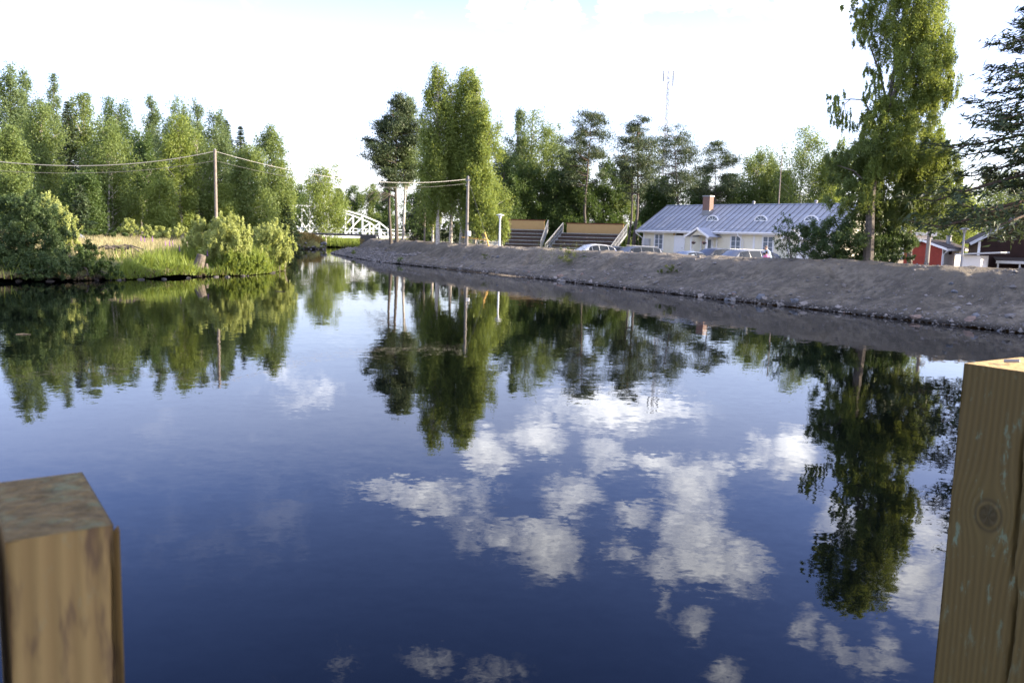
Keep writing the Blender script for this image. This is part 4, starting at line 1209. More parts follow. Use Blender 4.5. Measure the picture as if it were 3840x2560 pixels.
# dark pipe in front of the bridge, resting on a pier
pa = at(1105, 874, 112); pb = at(1352, 882, 112); pc = at(1418, 884, 114)
o = empty('water_pipe', (pb.x, pb.y, 0), 0, 'long dark pipe carried on a dark pier before the white bridge', 'pipe'); org = Vector((pb.x, pb.y, 0))
MB().tube([pa - org + Vector((-3, 0, 0)), pa - org, pb - org, pc - org, at(1420, 896, 114) - org], .14, 8).build('pipe', M['dark_metal'], o, smooth=True)
zt = pb.z; MB().box(.05, 2.1, -.5, .5, 0, zt + .12).build('pier', M['dark_metal'], o)

# stone abutment with withered grass at the narrows
ab = empty('stone_abutment', (-27.5, 107.5, 0), 0, 'old rubble stone abutment with orange withered grass on the left shore', 'abutment')
m = bmesh.new(); bmesh.ops.create_icosphere(m, subdivisions=4, radius=1)
for v in m.verts:
    v.co = Vector((v.co.x * 3.0, v.co.y * 2.8, max(-.5, (abs(v.co.z) ** .7) * (1 if v.co.z > 0 else -1) * 1.85)))
    v.co += Vector((0, 0, .25 * float(fbm(np.array(v.co.x), np.array(v.co.y), .8, 3))))
me = bpy.data.meshes.new('mound'); m.to_mesh(me); m.free(); me.materials.append(M['turf']); me.shade_smooth(); link('mound', me, ab)
for k in range(46):
    a = random.uniform(math.pi * .95, math.pi * 2.12); z = random.uniform(.0, .95)
    put_rock('stone', rocks[k % 16], 3.0 * math.cos(a) * random.uniform(.96, 1.04), 2.8 * math.sin(a) * random.uniform(.96, 1.04), z - .15, random.uniform(.4, .75), .3, ab)
n = 2600; a = rng.uniform(0, 6.28, n); rr = 2.9 * np.sqrt(rng.random(n))
Pg = np.column_stack([rr * np.cos(a), rr * .93 * np.sin(a), 1.85 * (np.maximum(0, 1 - (rr / 3.0) ** 2)) ** .35 - .05])
og = blades('grass', Pg, .45 * rng.uniform(.5, 1.2, n), rng.uniform(.05, .1, n), M['grass_orange'], rng.random(n), .45); og.parent = ab


# ------------------------------------------------------------------ the long yellow house
def clapboard(name, col, pitch, axis='Z', var=.06):
    m, g = new_mat(name)
    tc = g.add('ShaderNodeTexCoord').outputs['Object']
    z = g.add('ShaderNodeSeparateXYZ', i_0=tc).outputs[2]
    fr = g.math('FRACT', g.math('DIVIDE', z, pitch))
    groove = g.maprange(fr, .0, .12, 1, 0, True)
    n = g.noise(tc, 1.6, 4, .6)
    c = g.mix(g.maprange(n, .35, .65), tuple(v * (1 - var) for v in col), col)
    c = g.mix(g.math('MULTIPLY', groove, .35), c, tuple(v * .45 for v in col))
    p = g.add('ShaderNodeBsdfPrincipled', i_Roughness=.75); p.inputs['Specular IOR Level'].default_value = .25
    g.l.new(c, p.inputs['Base Color'])
    b = g.add('ShaderNodeBump', i_Height=fr, i_Distance=.018); g.l.new(b.outputs[0], p.inputs['Normal'])
    g.add('ShaderNodeOutputMaterial', i_Surface=p.outputs[0]); return m


def brick_mat():
    m, g = new_mat('chimney brick')
    tc = g.add('ShaderNodeTexCoord').outputs['Object']
    s = g.add('ShaderNodeSeparateXYZ', i_0=tc).outputs
    v = g.add('ShaderNodeCombineXYZ', i_0=g.math('ADD', s[0], s[1]), i_1=s[2], i_2=0).outputs[0]
    b = g.add('ShaderNodeTexBrick', i_Vector=v, i_Scale=1.0)
    b.inputs['Color1'].default_value = (.14, .060, .042, 1); b.inputs['Color2'].default_value = (.175, .088, .064, 1); b.inputs['Mortar'].default_value = (.18, .155, .135, 1)
    b.inputs['Brick Width'].default_value = .27; b.inputs['Row Height'].default_value = .085; b.inputs['Mortar Size'].default_value = .012
    p = g.add('ShaderNodeBsdfPrincipled', i_Roughness=.85); g.l.new(b.outputs[0], p.inputs['Base Color'])
    g.add('ShaderNodeOutputMaterial', i_Surface=p.outputs[0]); return m


M['cream'] = clapboard('cream clapboard', (.82, .79, .645), .12)
M['red_board'] = clapboard('red clapboard', (.30, .055, .04), .14, var=.2)
M['white_board'] = clapboard('white clapboard', (.76, .75, .72), .14)
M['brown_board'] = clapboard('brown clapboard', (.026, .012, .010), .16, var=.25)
M['brick'] = brick_mat()
M['tin'] = bsdf_mat('painted tin roof sheet', (.27, .30, .365), .42, .5, var=.22, vscale=1.1, col2=(.19, .21, .26))
M['tin_b'] = bsdf_mat('painted tin roof sheet, weathered', (.33, .35, .40), .5, .45, col2=(.22, .235, .275), vscale=1.4)
M['seam'] = bsdf_mat('dark tin seam', (.12, .125, .14), .5, .4)
M['dark_roof'] = bsdf_mat('dark felt roof', (.055, .045, .042), .85, .2, var=.3)


def glass_mat(name, col=(.04, .05, .06), rough=.03):
    m, g = new_mat(name)
    p = g.add('ShaderNodeBsdfPrincipled', i_Roughness=rough, i_IOR=1.5); p.inputs['Base Color'].default_value = (*col, 1); p.inputs['Specular IOR Level'].default_value = .2
    tc = g.add('ShaderNodeTexCoord').outputs['Object']
    b = g.add('ShaderNodeBump', i_Height=g.noise(tc, 2.0, 2), i_Distance=.004); g.l.new(b.outputs[0], p.inputs['Normal'])
    g.add('ShaderNodeOutputMaterial', i_Surface=p.outputs[0]); return m


M['glass'] = glass_mat('window glass', (.16, .19, .22)); M['car_glass'] = glass_mat('car glass', (.012, .016, .022), .06)
GZ = .55
HO = at(2414, 900, 84); HO = Vector((HO.x, HO.y, GZ - .15)); HU = Vector((.66, -.7513, 0)).normalized(); HV = Vector((-HU.y, HU.x, 0))
HRZ = math.atan2(HU.y, HU.x)


def hx(px, v=0.0, py=900):
    """distance along the house front of what stands at picture column px, v metres behind the front plane"""
    d = raydir(px, py); k = d.x / d.y; o = HO + HV * v
    return (k * o.y - o.x) / (HU.x - k * HU.y)


def hz(px, py, v=0.0):
    t = hx(px, v, py); p = HO + HU * t + HV * v
    return at(px, py, p.y).z - HO.z


def build_house():
    L, D, EH, RH = 20.3, 8.2, hz(2480, 853), hz(2600, 771, 4.1)
    o = empty('long_house', HO, HRZ, 'long single-storey cream house with a grey seamed tin roof', 'house')
    MB().prism([(0, 0)], 0, 0) if False else None
    w = MB(); w.box(0, L, 0, D, .25, EH - .02)
    w.build('wall', M['cream'], o)
    g = MB()
    for x0 in (0.0, L - .02): g.poly([(x0, 0, EH), (x0, D, EH), (x0, D / 2, RH - .15), (x0 + .02, 0, EH), (x0 + .02, D, EH), (x0 + .02, D / 2, RH - .15)], [(0, 1, 2), (3, 5, 4), (0, 3, 4, 1), (1, 4, 5, 2), (2, 5, 3, 0)])
    g.build('gable', M['cream'], o)
    MB().box(-.04, L + .04, -.05, D + .05, -.6, .25).build('plinth', M['stone'], o)
    for x in (0, L): MB().box(x - .09, x + .09, -.035, .10, .26, EH - .05).build('corner_board', M['white_paint'], o)
    MB().box(hx(2828) - .09, hx(2828) + .09, -.04, 0, .26, EH - .12).build('pilaster', M['white_paint'], o)
    # roof: sheets between standing seams on both slopes
    ov = .55; zE = EH - .02 - ov * (RH - EH) / (D / 2); yE = -ov; yR = D / 2
    nx = 35; x0, x1 = -.55, L + .55; cw = (x1 - x0) / nx
    sl = Vector((0, yR - yE, RH - zE)); ln = sl.length; sl.normalize(); nrm = Vector((0, -sl.z, sl.y))
    def slope(u, lift=0.0): p = Vector((0, yE, zE)) + sl * u + nrm * lift; return p
    rows = [(0.0, .62), (.62, .62 + (ln - .62) * .5), (.62 + (ln - .62) * .5, ln)]
    roof = MB()
    for sgn in (0, 1):
        a = slope(0, -.10); b = slope(ln, -.10); c = slope(ln, -.02); d = slope(0, -.02)
        f = (lambda q: Vector((q.x, D - q.y, q.z))) if sgn else (lambda q: q)
        roof.poly([f(q) + Vector((x, 0, 0)) for x in (x0 + .02, x1 - .02) for q in (a, b, c, d)], [(0, 1, 2, 3), (7, 6, 5, 4), (0, 4, 5, 1), (1, 5, 6, 2), (2, 6, 7, 3), (3, 7, 4, 0)])
    rf = roof.build('roof', M['seam'], o)
    meshes = []
    for r, (u0, u1) in enumerate(rows):
        for var in range(2):
            m = MB(); g_ = .018
            P_ = [slope(u, l) + Vector((x, 0, 0)) for x in (g_, cw - g_) for u, l in ((u0 + .012, -.02), (u1 - .012, -.02), (u1 - .012, .012 - .004 * r), (u0 + .012, .016 - .004 * r))]
            m.poly(P_, [(0, 1, 2, 3), (7, 6, 5, 4), (0, 4, 5, 1), (1, 5, 6, 2), (2, 6, 7, 3), (3, 7, 4, 0)])
            meshes.append(m.mesh('roof_sheet', M['tin'] if var == 0 else M['tin_b']))
    for i in range(nx):
        for r in range(3):
            q = link('roof_sheet', meshes[r * 2 + (random.random() < .3)], rf); q.location = (x0 + i * cw, 0, 0)
    m = MB()
    for i in range(nx + 1):
        x = x0 + i * cw; m.bar(slope(.02, .03) + Vector((x, 0, 0)), slope(ln - .02, .03) + Vector((x, 0, 0)), .028, .05, nrm)
    m.build('standing_seams', M['seam'], rf)
    MB().tube([(x0, yR, RH + .03), (x1, yR, RH + .03)], .06, 8).build('ridge_cap', M['tin'], rf)
    m = MB()
    back = MB().poly([(x0, D - yE, zE + .01), (x1, D - yE, zE + .01), (x1, yR, RH + .01), (x0, yR, RH + .01)], [(0, 1, 2, 3)]); back.build('back_slope', M['tin'], rf)
    MB().box(x0, x1, yE + .0, yE + .05, zE - .20, zE - .06).build('fascia', M['white_paint'], o)
    MB().box(x0, x1, yE + .05, -.0, zE - .19, zE - .15).build('soffit', M['white_paint'], o)
    for sgn in (0,):
        m = MB(); m.bar((x0 - .02, yE, zE - .08), (x0 - .02, yR, RH - .08), .05, .17, nrm); m.bar((x0 - .02, D - yE, zE - .08), (x0 - .02, yR, RH - .08), .05, .17); m.build('barge_board', M['white_paint'], o)
    MB().tube([(x0 - .05, yE - .07, zE - .05), (x1 + .05, yE - .07, zE - .05)], .065, 8).build('gutter', M['white_paint'], o, smooth=True)
    for x, xx in ((x0 + .02, 0.02), (hx(2779), hx(2785))):
        MB().tube([(x, yE - .07, zE - .1), (x, yE - .05, zE - .28), (xx - (.1 if x < 0 else -.12), -.10, zE - .75), (xx - (.1 if x < 0 else -.12), -.10, .15)], .045, 8).build('downpipe', M['white_paint'], o, smooth=True)
    # windows
    for px in (2471, 2760, 2881, 3040):
        x = hx(px); zt, zb, ww = 2.62, .98, 1.18
        fr = MB(); t = .13
        fr.box(x - ww / 2, x + ww / 2, -.05, 0, zt - t, zt); fr.box(x - ww / 2, x + ww / 2, -.05, 0, zb, zb + t)
        for s in (-1, 1): fr.box(x + s * (ww / 2 - t / 2) - t / 2, x + s * (ww / 2 - t / 2) + t / 2, -.05, 0, zb + t, zt - t)
        fr.box(x - .045, x + .045, -.045, 0, zb + t, zt - t)
        fr.box(x - ww / 2 - .05, x + ww / 2 + .05, -.09, 0, zt, zt + .06); fr.box(x - ww / 2 - .03, x + ww / 2 + .03, -.08, 0, zb - .05, zb)
        gh = (zt - zb - 2 * t) / 3; gw = ww / 2 - t - .045
        for k in (1, 2):
            for s in (-1, 1):
                c = x + s * (.045 + gw / 2); fr.box(c - gw / 2, c + gw / 2, -.035, 0, zb + t + k * gh - .018, zb + t + k * gh + .018)
        f = fr.build('window', M['white_paint'], o)
        for k in range(3):
            for s in (-1, 1):
                c = x + s * (.045 + gw / 2)
                MB().box(c - gw / 2, c + gw / 2, -.02, -.006, zb + t + k * gh + .02, zb + t + (k + 1) * gh - .02).build('pane', M['glass'], f)
        cu_ = MB()
        for s in (-1, 1): cu_.box(x + s * (ww / 2 - t - .09) - .09, x + s * (ww / 2 - t - .09) + .09, -.006, -.001, zb + t, zt - t)
        cu_.build('curtain', M['white_paint'], f)
    # side door with a dark light above
    x = hx(2549); fr = MB(); dw, dh = 1.1, 2.75
    for s in (-1, 1): fr.box(x + s * dw / 2 - .08, x + s * dw / 2 + .08, -.06, 0, .26, dh)
    fr.box(x - dw / 2 - .08, x + dw / 2 + .08, -.06, 0, dh, dh + .14); fr.box(x - dw / 2 + .08, x + dw / 2 - .08, -.05, 0, 2.36, 2.44)
    f = fr.build('door_frame', M['white_paint'], o)
    d_ = MB().box(x - dw / 2 + .085, x + dw / 2 - .085, -.035, -.002, .28, 2.355).build('door', M['white_paint'], o)
    MB().box(x - .35, x + .35, -.045, -.036, 1.35, 2.15).build('door_panel', M['white_paint'], d_); MB().box(x + .3, x + .42, -.09, -.036, 1.22, 1.26).build('handle', M['galv'], d_)
    MB().box(x - dw / 2 + .09, x + dw / 2 - .09, -.03, -.004, 2.45, dh - .01).build('transom_pane', M['car_glass'], f)
    MB().box(hx(2530) - .1, hx(2530) + .1, -.16, 0, 2.45, 2.72).build('wall_lamp', M['bench_panel'], o)
    xm = hx(2432); mb_ = MB().box(xm - .3, xm + .3, -.32, -.002, 1.25, 2.05).build('meter_box', M['grey_paint'], o, bevel=.02); MB().box(xm - .18, xm + .18, -.34, -.322, 1.32, 1.42).build('vent', M['galv'], mb_)

    def porch(xl, xr, dp=1.75, full=True):
        c = (xl + xr) / 2; ez = 2.42; ah = 3.12; w2 = (xr - xl) / 2
        pr = MB().box(xl + .1, xr - .1, -dp, -.02, .0, .26).build('porch', M['stone'], o)
        for x in (xl + .18, xr - .18):
            MB().box(x - .07, x + .07, -dp + .05, -dp + .19, .262, ez - .02).build('post', M['white_paint'], pr)
            MB().box(x - .05, x + .05, -.14, -.04, .262, ez - .02).build('wall_post', M['white_paint'], pr)
        rf_ = MB()
        for s in (-1, 1): rf_.poly([(c + s * (w2 + .3), -dp - .3, ez - .09), (c, -dp - .3, ah), (c, -.03, ah), (c + s * (w2 + .3), -.03, ez - .09), (c + s * (w2 + .3), -dp - .3, ez - .02), (c, -dp - .3, ah + .07), (c, -.03, ah + .07), (c + s * (w2 + .3), -.03, ez - .02)], [(0, 1, 2, 3), (7, 6, 5, 4), (0, 4, 5, 1), (1, 5, 6, 2), (2, 6, 7, 3), (3, 7, 4, 0)])
        rf_.build('porch_roof', M['tin'], pr)
        bb = MB()
        for s in (-1, 1): bb.bar((c + s * (w2 + .32), -dp - .33, ez - .10), (c, -dp - .33, ah - .02), .05, .16)
        bb.build('barge_board', M['white_paint'], pr)
        arc = [(xl + .12, ez - .14)] + [(c + math.cos(math.pi * (1 - k / 10)) * (w2 - .14), ez - .16 + math.sin(math.pi * k / 10) * .26) for k in range(11)] + [(xr - .12, ez - .14), (c, ah - .12)]
        MB().prism(arc, -dp - .1, -dp - .06).build('porch_gable', M['cream'], pr)
        for k in range(8):
            x = xl + .25 + k * (xr - xl - .5) / 7
            if abs(x - c) < .55: continue
            MB().box(x - .02, x + .02, -dp + .08, -dp + .12, .3, 1.15).build('baluster', M['white_paint'], pr)
        m = MB(); m.box(xl + .18, c - .5, -dp + .07, -dp + .13, 1.15, 1.21); m.box(c + .5, xr - .18, -dp + .07, -dp + .13, 1.15, 1.21)
        for a_, b_ in ((xl + .25, c - .5), (c + .5, xr - .25)): m.bar((a_, -dp + .1, .32), (b_, -dp + .1, 1.12), .03, .03); m.bar((a_, -dp + .1, 1.12), (b_, -dp + .1, .32), .03, .03)
        m.build('railing', M['white_paint'], pr)
        dr = MB().box(c - .45, c + .45, -.05, -.002, .27, 2.3).build('door', M['white_paint'], o); MB().box(c - .22, c + .22, -.056, -.051, 1.2, 2.1).build('door_pane', M['glass'], dr)
        MB().box(c + .3, c + .4, -.1, -.051, 1.15, 1.19).build('handle', M['galv'], dr)
        return c, dp, ez
    xl, xr = hx(2585, -1.7), hx(2655, -1.7)
    c, dp, ez = porch(xl, xr)
    porch(hx(2950, -1.7), hx(3005, -1.7))
    # chimney with a tin skirt
    xc, yc = hx(2648, 2.6), 2.6; zr = zE + (yc - .45 + ov) / (yR + ov) * (RH - zE)
    ch = MB().box(xc - .40, xc + .40, yc - .32, yc + .32, zr + .55, RH + .75).build('chimney', M['brick'], rf)
    MB().box(xc - .44, xc + .44, yc - .36, yc + .36, zr - .3, zr + .548).build('chimney_skirt', M['galv'], rf); MB().box(xc - .45, xc + .45, yc - .37, yc + .37, RH + .75, RH + .86).build('chimney_cap', M['galv'], rf)
    # eyebrow dormers
    for px in (2672, 2853, 3041):
        x = hx(px, 1.5); y = 1.35; z = zE + (y + ov) / (yR + ov) * (RH - zE)
        n = 10; ar = [(x + .62 * math.cos(math.pi * k / n), z + .46 * math.sin(math.pi * k / n)) for k in range(n + 1)]
        dm = MB().prism(ar, y - .02, y + 1.1).build('dormer', M['tin'], rf, angle=30)
        dm.name = 'dormer'
        fr = MB()
        for (a_, b_) in zip(ar, ar[1:]): fr.bar((a_[0], y - .05, a_[1]), (b_[0], y - .05, b_[1]), .09, .10, (0, 1, 0))
        fr.box(x - .66, x + .66, y - .10, y - .02, z - .06, z + .03)
        for a_ in (45, 90, 135): fr.bar((x, y - .05, z), (x + .58 * math.cos(math.radians(a_)), y - .05, z + .42 * math.sin(math.radians(a_))), .03, .05, (0, 1, 0))
        fr.build('dormer_frame', M['white_paint'], rf)
        ga = [(x + .58 * math.cos(math.pi * k / n), z + .42 * math.sin(math.pi * k / n)) for k in range(n + 1)]
        MB().prism(ga, y - .036, y - .024).build('dormer_pane', M['glass'], rf)
    for px, r_ in ((2818, .10), (3050, .11), (3105, .11)):
        x = hx(px, 4.4); MB().lathe([(r_, 0), (r_, .42), (r_ * 1.5, .43), (r_ * 1.5, .52), (r_ * .6, .60)], 10, (x, 4.4, RH - .2)).build('flue_pipe', M['galv'], rf, angle=40)
    MB().tube([(hx(2911, 4.2), 4.2, RH - .1), (hx(2911, 4.2), 4.2, RH + 4.5)], [.06, .035], 8).build('mast', M['pole_wood'], rf)
    # hanging baskets on the porch: things of their own
    for xx, lab in ((xl + .55, 'hanging basket of dark red flowers on the railing side of the porch'), (xr - .35, 'hanging basket of dark red flowers beside the porch post')):
        b = HO + HU * xx - HV * dp + Vector((0, 0, ez - .62))
        e = empty('flower_basket', b, 0, lab, 'flower basket', 'hanging flower baskets on the porch')
        MB().lathe([(.06, -.14), (.16, -.05), (.19, .05), (.17, .06)], 10).build('pot', M['dark_metal'], e)
        MB().tube([(0, 0, .05), (0, 0, .5)], .008, 4).build('hanger', M['dark_metal'], e)
        P, O, T = clumps([np.array((0, 0, .08))], [(.22, .22, .12)], [110], .3); link('flowers', leaf_mesh('flowers', P, O, T, .07, M['red_flower']), e)


M['red_flower'] = leaf_mat('red flowers', (.05, .08, .03), (.45, .04, .06), (.4, .05, .05), .2)
build_house()


# ------------------------------------------------------------------ bleachers
def bleacher(pl, pr, yt_l, yt_r, Y0, Y1, label, steps=6, rail_l=True, rail_r=True):
    a = at(pl, yt_l, Y0); b = at(pr, yt_r, Y1); u = Vector((b.x - a.x, b.y - a.y, 0)); L = u.length; u.normalize()
    zg = gz(a.x, a.y - 1); zt = (a.z + b.z) / 2 - zg
    o = empty('bleacher', (a.x, a.y, zg), math.atan2(u.y, u.x), label, 'bleacher', 'wooden bleachers on the right bank')
    # local: x along, -y towards the river, z up
    ph = .93; zb = zt - ph; MB().box(0, L, 0, .06, zb + .02, zt).build('back_panel', M['bench_panel'], o); MB().box(-.06, L + .06, -.03, .09, zt, zt + .09).build('coping', M['brown_wood'], o)
    rise = .35; run = .62; n = steps
    for k in range(n):
        z = zb - k * rise; y = -k * run
        if z < .1: break
        MB().box(-.3, L + .3, y - run + .02, y - .01, z - .05, z).build('seat_plank', M['bench_wood'], o)
        MB().box(-.3, L + .3, y - run - .02, y - run + .018, z - .045, z + .008).build('nosing', M['bench_edge'], o)
        MB().box(-.3, L + .3, y - run + .06, y - run + .10, z - rise + .0, z - .072).build('riser_board', M['bench_wood'], o)
        m = MB()
        for q in range(3):
            zz = z - .09 - q * .085; m.box(-.3, L + .3, y - run + .03, y - run + .058, zz - .062, zz)
        m.build('riser_slats', M['bench_wood'], o)
    for x, on in ((-.38, rail_l), (L + .38, rail_r)):
        if not on: continue
        m = MB(); yb = -n * run; p0 = (x, -.1, zb + 1.0); p1 = (x, yb - .1, zb - n * rise + 1.0)
        m.bar(p0, p1, .055, .055); m.bar((x, -.1, zb + .5), (x, yb - .1, zb - n * rise + .5), .04, .05); m.bar((x, -.1, zb + .04), (x, yb - .1, zb - n * rise + .04), .06, .2)
        for k in range(5): 
            t = k / 4; y = -.1 + (yb) * t; z = zb - n * rise * t; m.box(x - .03, x + .03, y - .03, y + .03, max(-.1, z - .1), z + 1.0)
        m.bar((x, yb - .1, zb - n * rise + 1.0), (x, yb - .1, -.1), .055, .055, (1, 0, 0))
        r = m.build('railing', M['galv'], o)
        m = MB()
        for k in range(40):
            t = (k + .5) / 40; y = -.1 + yb * t; z = zb - n * rise * t; m.box(x - .008, x + .008, y - .008, y + .008, z + .06, z + .98)
        m.build('mesh_infill', M['galv'], r)


bleacher(1876, 2042, 823, 829, 85, 84, 'bleacher with ochre back panel standing nearer the white lamp post')
bleacher(2126, 2339, 838, 843, 83, 80, 'bleacher with ochre back panel standing nearer the house', rail_r=True)


# ------------------------------------------------------------------ vehicles behind the levee
CAR = {  # stations along the car: x, half width at belt, belt height, roof half width, roof height
    'hatch': (4.2, [(2.1, .62, .50, .60, .55), (1.95, .80, .66, .78, .72), (1.15, .86, .90, .80, .93), (.95, .86, .92, .78, .97), (.20, .87, .94, .62, 1.40), (-.4, .87, .95, .62, 1.47), (-1.2, .86, .97, .60, 1.42), (-1.75, .84, 1.0, .56, 1.30), (-2.0, .80, .98, .70, 1.02), (-2.1, .72, .55, .68, .60)]),
    'estate': (4.7, [(2.35, .62, .50, .60, .55), (2.2, .82, .68, .80, .74), (1.35, .88, .92, .82, .95), (1.1, .88, .94, .8, .98), (.40, .89, .96, .64, 1.42), (-.3, .89, .97, .65, 1.49), (-1.4, .88, .98, .64, 1.48), (-2.0, .87, 1.0, .60, 1.40), (-2.25, .82, .98, .74, 1.03), (-2.35, .74, .55, .70, .60)]),
    'sedan': (4.6, [(2.3, .62, .48, .60, .52), (2.15, .82, .64, .80, .70), (1.25, .87, .88, .82, .91), (.95, .87, .9, .79, .94), (.15, .88, .92, .62, 1.36), (-.5, .88, .93, .62, 1.42), (-1.1, .87, .95, .60, 1.36), (-1.6, .86, .98, .68, 1.04), (-2.15, .82, .98, .78, 1.02), (-2.3, .74, .55, .70, .60)]),
}


def car_paint(name, col, metal=.3):
    m, g = new_mat(name)
    p = g.add('ShaderNodeBsdfPrincipled', i_Roughness=.4, i_Metallic=metal); p.inputs['Base Color'].default_value = (*col, 1); p.inputs['Coat Weight'].default_value = .3
    g.add('ShaderNodeOutputMaterial', i_Surface=p.outputs[0]); return m


def car(kind, px, py, Y, rz, paint, label, rails=False):
    """px, py: the highest point of its roof in the photograph"""
    top = at(px, py, Y); ln, st = CAR[kind]; roof = max(s[4] for s in st) + .03; z0 = gz(top.x, Y)
    o = empty('parked_car', (top.x, Y, max(z0, top.z - roof - .06) if False else top.z - roof), math.radians(rz), label, 'car', 'cars parked behind the levee')
    V, F = [], []; n = 13
    for (x, wb, zb, wt, zt) in st:
        lo = .24 if abs(x) < ln / 2 - .2 else .34
        half = [(0, lo), (wb * .86, lo), (wb * .99, .42), (wb * 1.02, .62 if zb > .65 else zb * .9), (wb, zb), (wt, zt - .03), (wt * .6, zt + .02)]
        sec = half + [(0, zt + .03)] + [(-y, z) for y, z in half[:0:-1]]
        V += [(x, y, z) for y, z in sec]; k = len(sec)
    for i in range(len(st) - 1):
        for j in range(k): F.append((i * k + j, i * k + (j + 1) % k, (i + 1) * k + (j + 1) % k, (i + 1) * k + j))
    F.append(tuple(range(k))[::-1]); F.append(tuple(range((len(st) - 1) * k, len(st) * k)))
    body = MB(); body.v = V; body.f = F; body.build('body', paint, o, angle=32)
    def quadglass(name, pts, lift, parent=o):
        pts = [Vector(p) for p in pts]; c = sum(pts, Vector()) / 4; nn = (pts[1] - pts[0]).cross(pts[3] - pts[0]).normalized()
        if nn.dot(c - Vector((c.x * .6, 0, .8))) < 0: nn = -nn
        pts = [c + (p - c) * .93 for p in pts]
        MB().poly([p + nn * lift for p in pts] + [p - nn * .01 for p in pts], [(0, 1, 2, 3), (7, 6, 5, 4), (0, 4, 5, 1), (1, 5, 6, 2), (2, 6, 7, 3), (3, 7, 4, 0)]).build(name, M['car_glass'], parent)
    def side(i, s): x, wb, zb, wt, zt = st[i]; return (x, s * wb, zb), (x, s * wt, zt - .03)
    (a, b), (c, d) = side(3, 1), side(4, 1); (a2, b2), (c2, d2) = side(3, -1), side(4, -1)
    quadglass('windscreen', (b, b2, d2, d), .012)
    e, f = st[7], st[8]; quadglass('rear_window', ((e[0], e[3], e[4] - .03), (e[0], -e[3], e[4] - .03), (f[0], -f[3], f[4]), (f[0], f[3], f[4])), .012)
    for s in (-1, 1):
        for i, j in ((4, 5), (5, 6), (6, 7)):
            (a, b), (c, d) = side(i, s), side(j, s); quadglass('side_window', (a, c, d, b), .014)
        (a, b), (c, d) = side(3, s), side(4, s); quadglass('quarter_window', (Vector(a).lerp(Vector(c), .45), c, d, Vector(b).lerp(Vector(d), .45)), .014)
        MB().box(st[0][0] - .2, st[0][0] - .04, s * .58 - .18, s * .58 + .18, .56, .68).build('headlight', M['glass'], o); MB().box(st[-1][0] - .02, st[-1][0] + .12, s * .66 - .12, s * .66 + .12, .72, .90).build('tail_light', M['red_lamp'], o)
        MB().box(st[3][0] - .35, st[3][0] - .2, s * (st[3][1] + .02) - .0, s * (st[3][1] + .2), .93, 1.05).build('mirror', paint, o, bevel=.02)
        for x in (ln * .30, -ln * .30):
            w = MB().lathe([(.2, -.1), (.30, -.1), (.315, -.06), (.315, .06), (.30, .1), (.2, .1)], 18); w.v = [(a_, c_, b_) for a_, b_, c_ in w.v]
            w.v = [(a_ + x, b_ + s * .78, c_ + .315) for a_, b_, c_ in w.v]; wh = w.build('wheel', M['tyre'], o, angle=40)
            r_ = MB().lathe([(.06, -.03), (.2, -.02), (.21, .02), (.06, .05)], 12); r_.v = [(a_ + x, c_ + s * (.86), b_ + .315) for a_, b_, c_ in r_.v]; r_.build('rim', M['rim'], wh)
    if rails:
        for s in (-1, 1): MB().bar((st[4][0] - .2, s * .56, roof + .03), (st[7][0] + .1, s * .54, roof - .02), .03, .03).build('roof_rail', M['galv'], o)
    return o


M['red_lamp'] = bsdf_mat('tail lamp', (.35, .02, .02), .2, .5)
white = car_paint('white car paint', (.6, .61, .62), 0); silver = car_paint('silver car paint', (.13, .14, .155), .4); black = car_paint('black car paint', (.02, .022, .027), .2); navy = car_paint('dark blue car paint', (.03, .045, .08), .3); dgrey = car_paint('dark grey car paint', (.07, .08, .09), .4); palebl = car_paint('pale blue car paint', (.16, .20, .27), .3)
car('hatch', 2212, 914, 62, 205, white, 'white car with its roof gleaming in front of the second bleacher')
car('sedan', 2290, 922, 63, 200, dgrey, 'dark grey saloon between the white car and the silver estate')
car('estate', 2372, 922, 62, 205, silver, 'silver estate car with roof rails at the corner of the house', True)
car('sedan', 2606, 941, 55, 30, palebl, 'pale blue car of which only the roof shows over the crest')
car('hatch', 2668, 929, 57, 212, black, 'black hatchback with a dark rear window before the first porch')
car('estate', 2768, 935, 55, 212, silver, 'silver hatchback with sun glints, right of the black hatchback', True)
car('hatch', 2826, 938, 58, 210, dgrey, 'dark car partly hidden behind the silver hatchback')
car('hatch', 438, 846, 92, 90, white, 'white vehicle glimpsed between dark trunks behind the meadow')


# ------------------------------------------------------------------ people by the house
def cloth(name, col): return bsdf_mat(name, col, .85, .2, var=.15, vscale=12)


M['blue_shirt'] = cloth('light blue shirt', (.36, .48, .62)); M['grey_trousers'] = cloth('pale trousers', (.40, .42, .47)); M['pink_dress'] = cloth('pink dress', (.62, .20, .36)); M['boy_shirt'] = cloth('pale shirt', (.46, .50, .62)); M['hair'] = cloth('dark hair', (.05, .03, .02)); M['grey_hair'] = cloth('grey brown hair', (.18, .15, .13)); M['shoe'] = cloth('shoes', (.06, .05, .05)); M['boy_shorts'] = cloth('grey shorts', (.2, .22, .28))


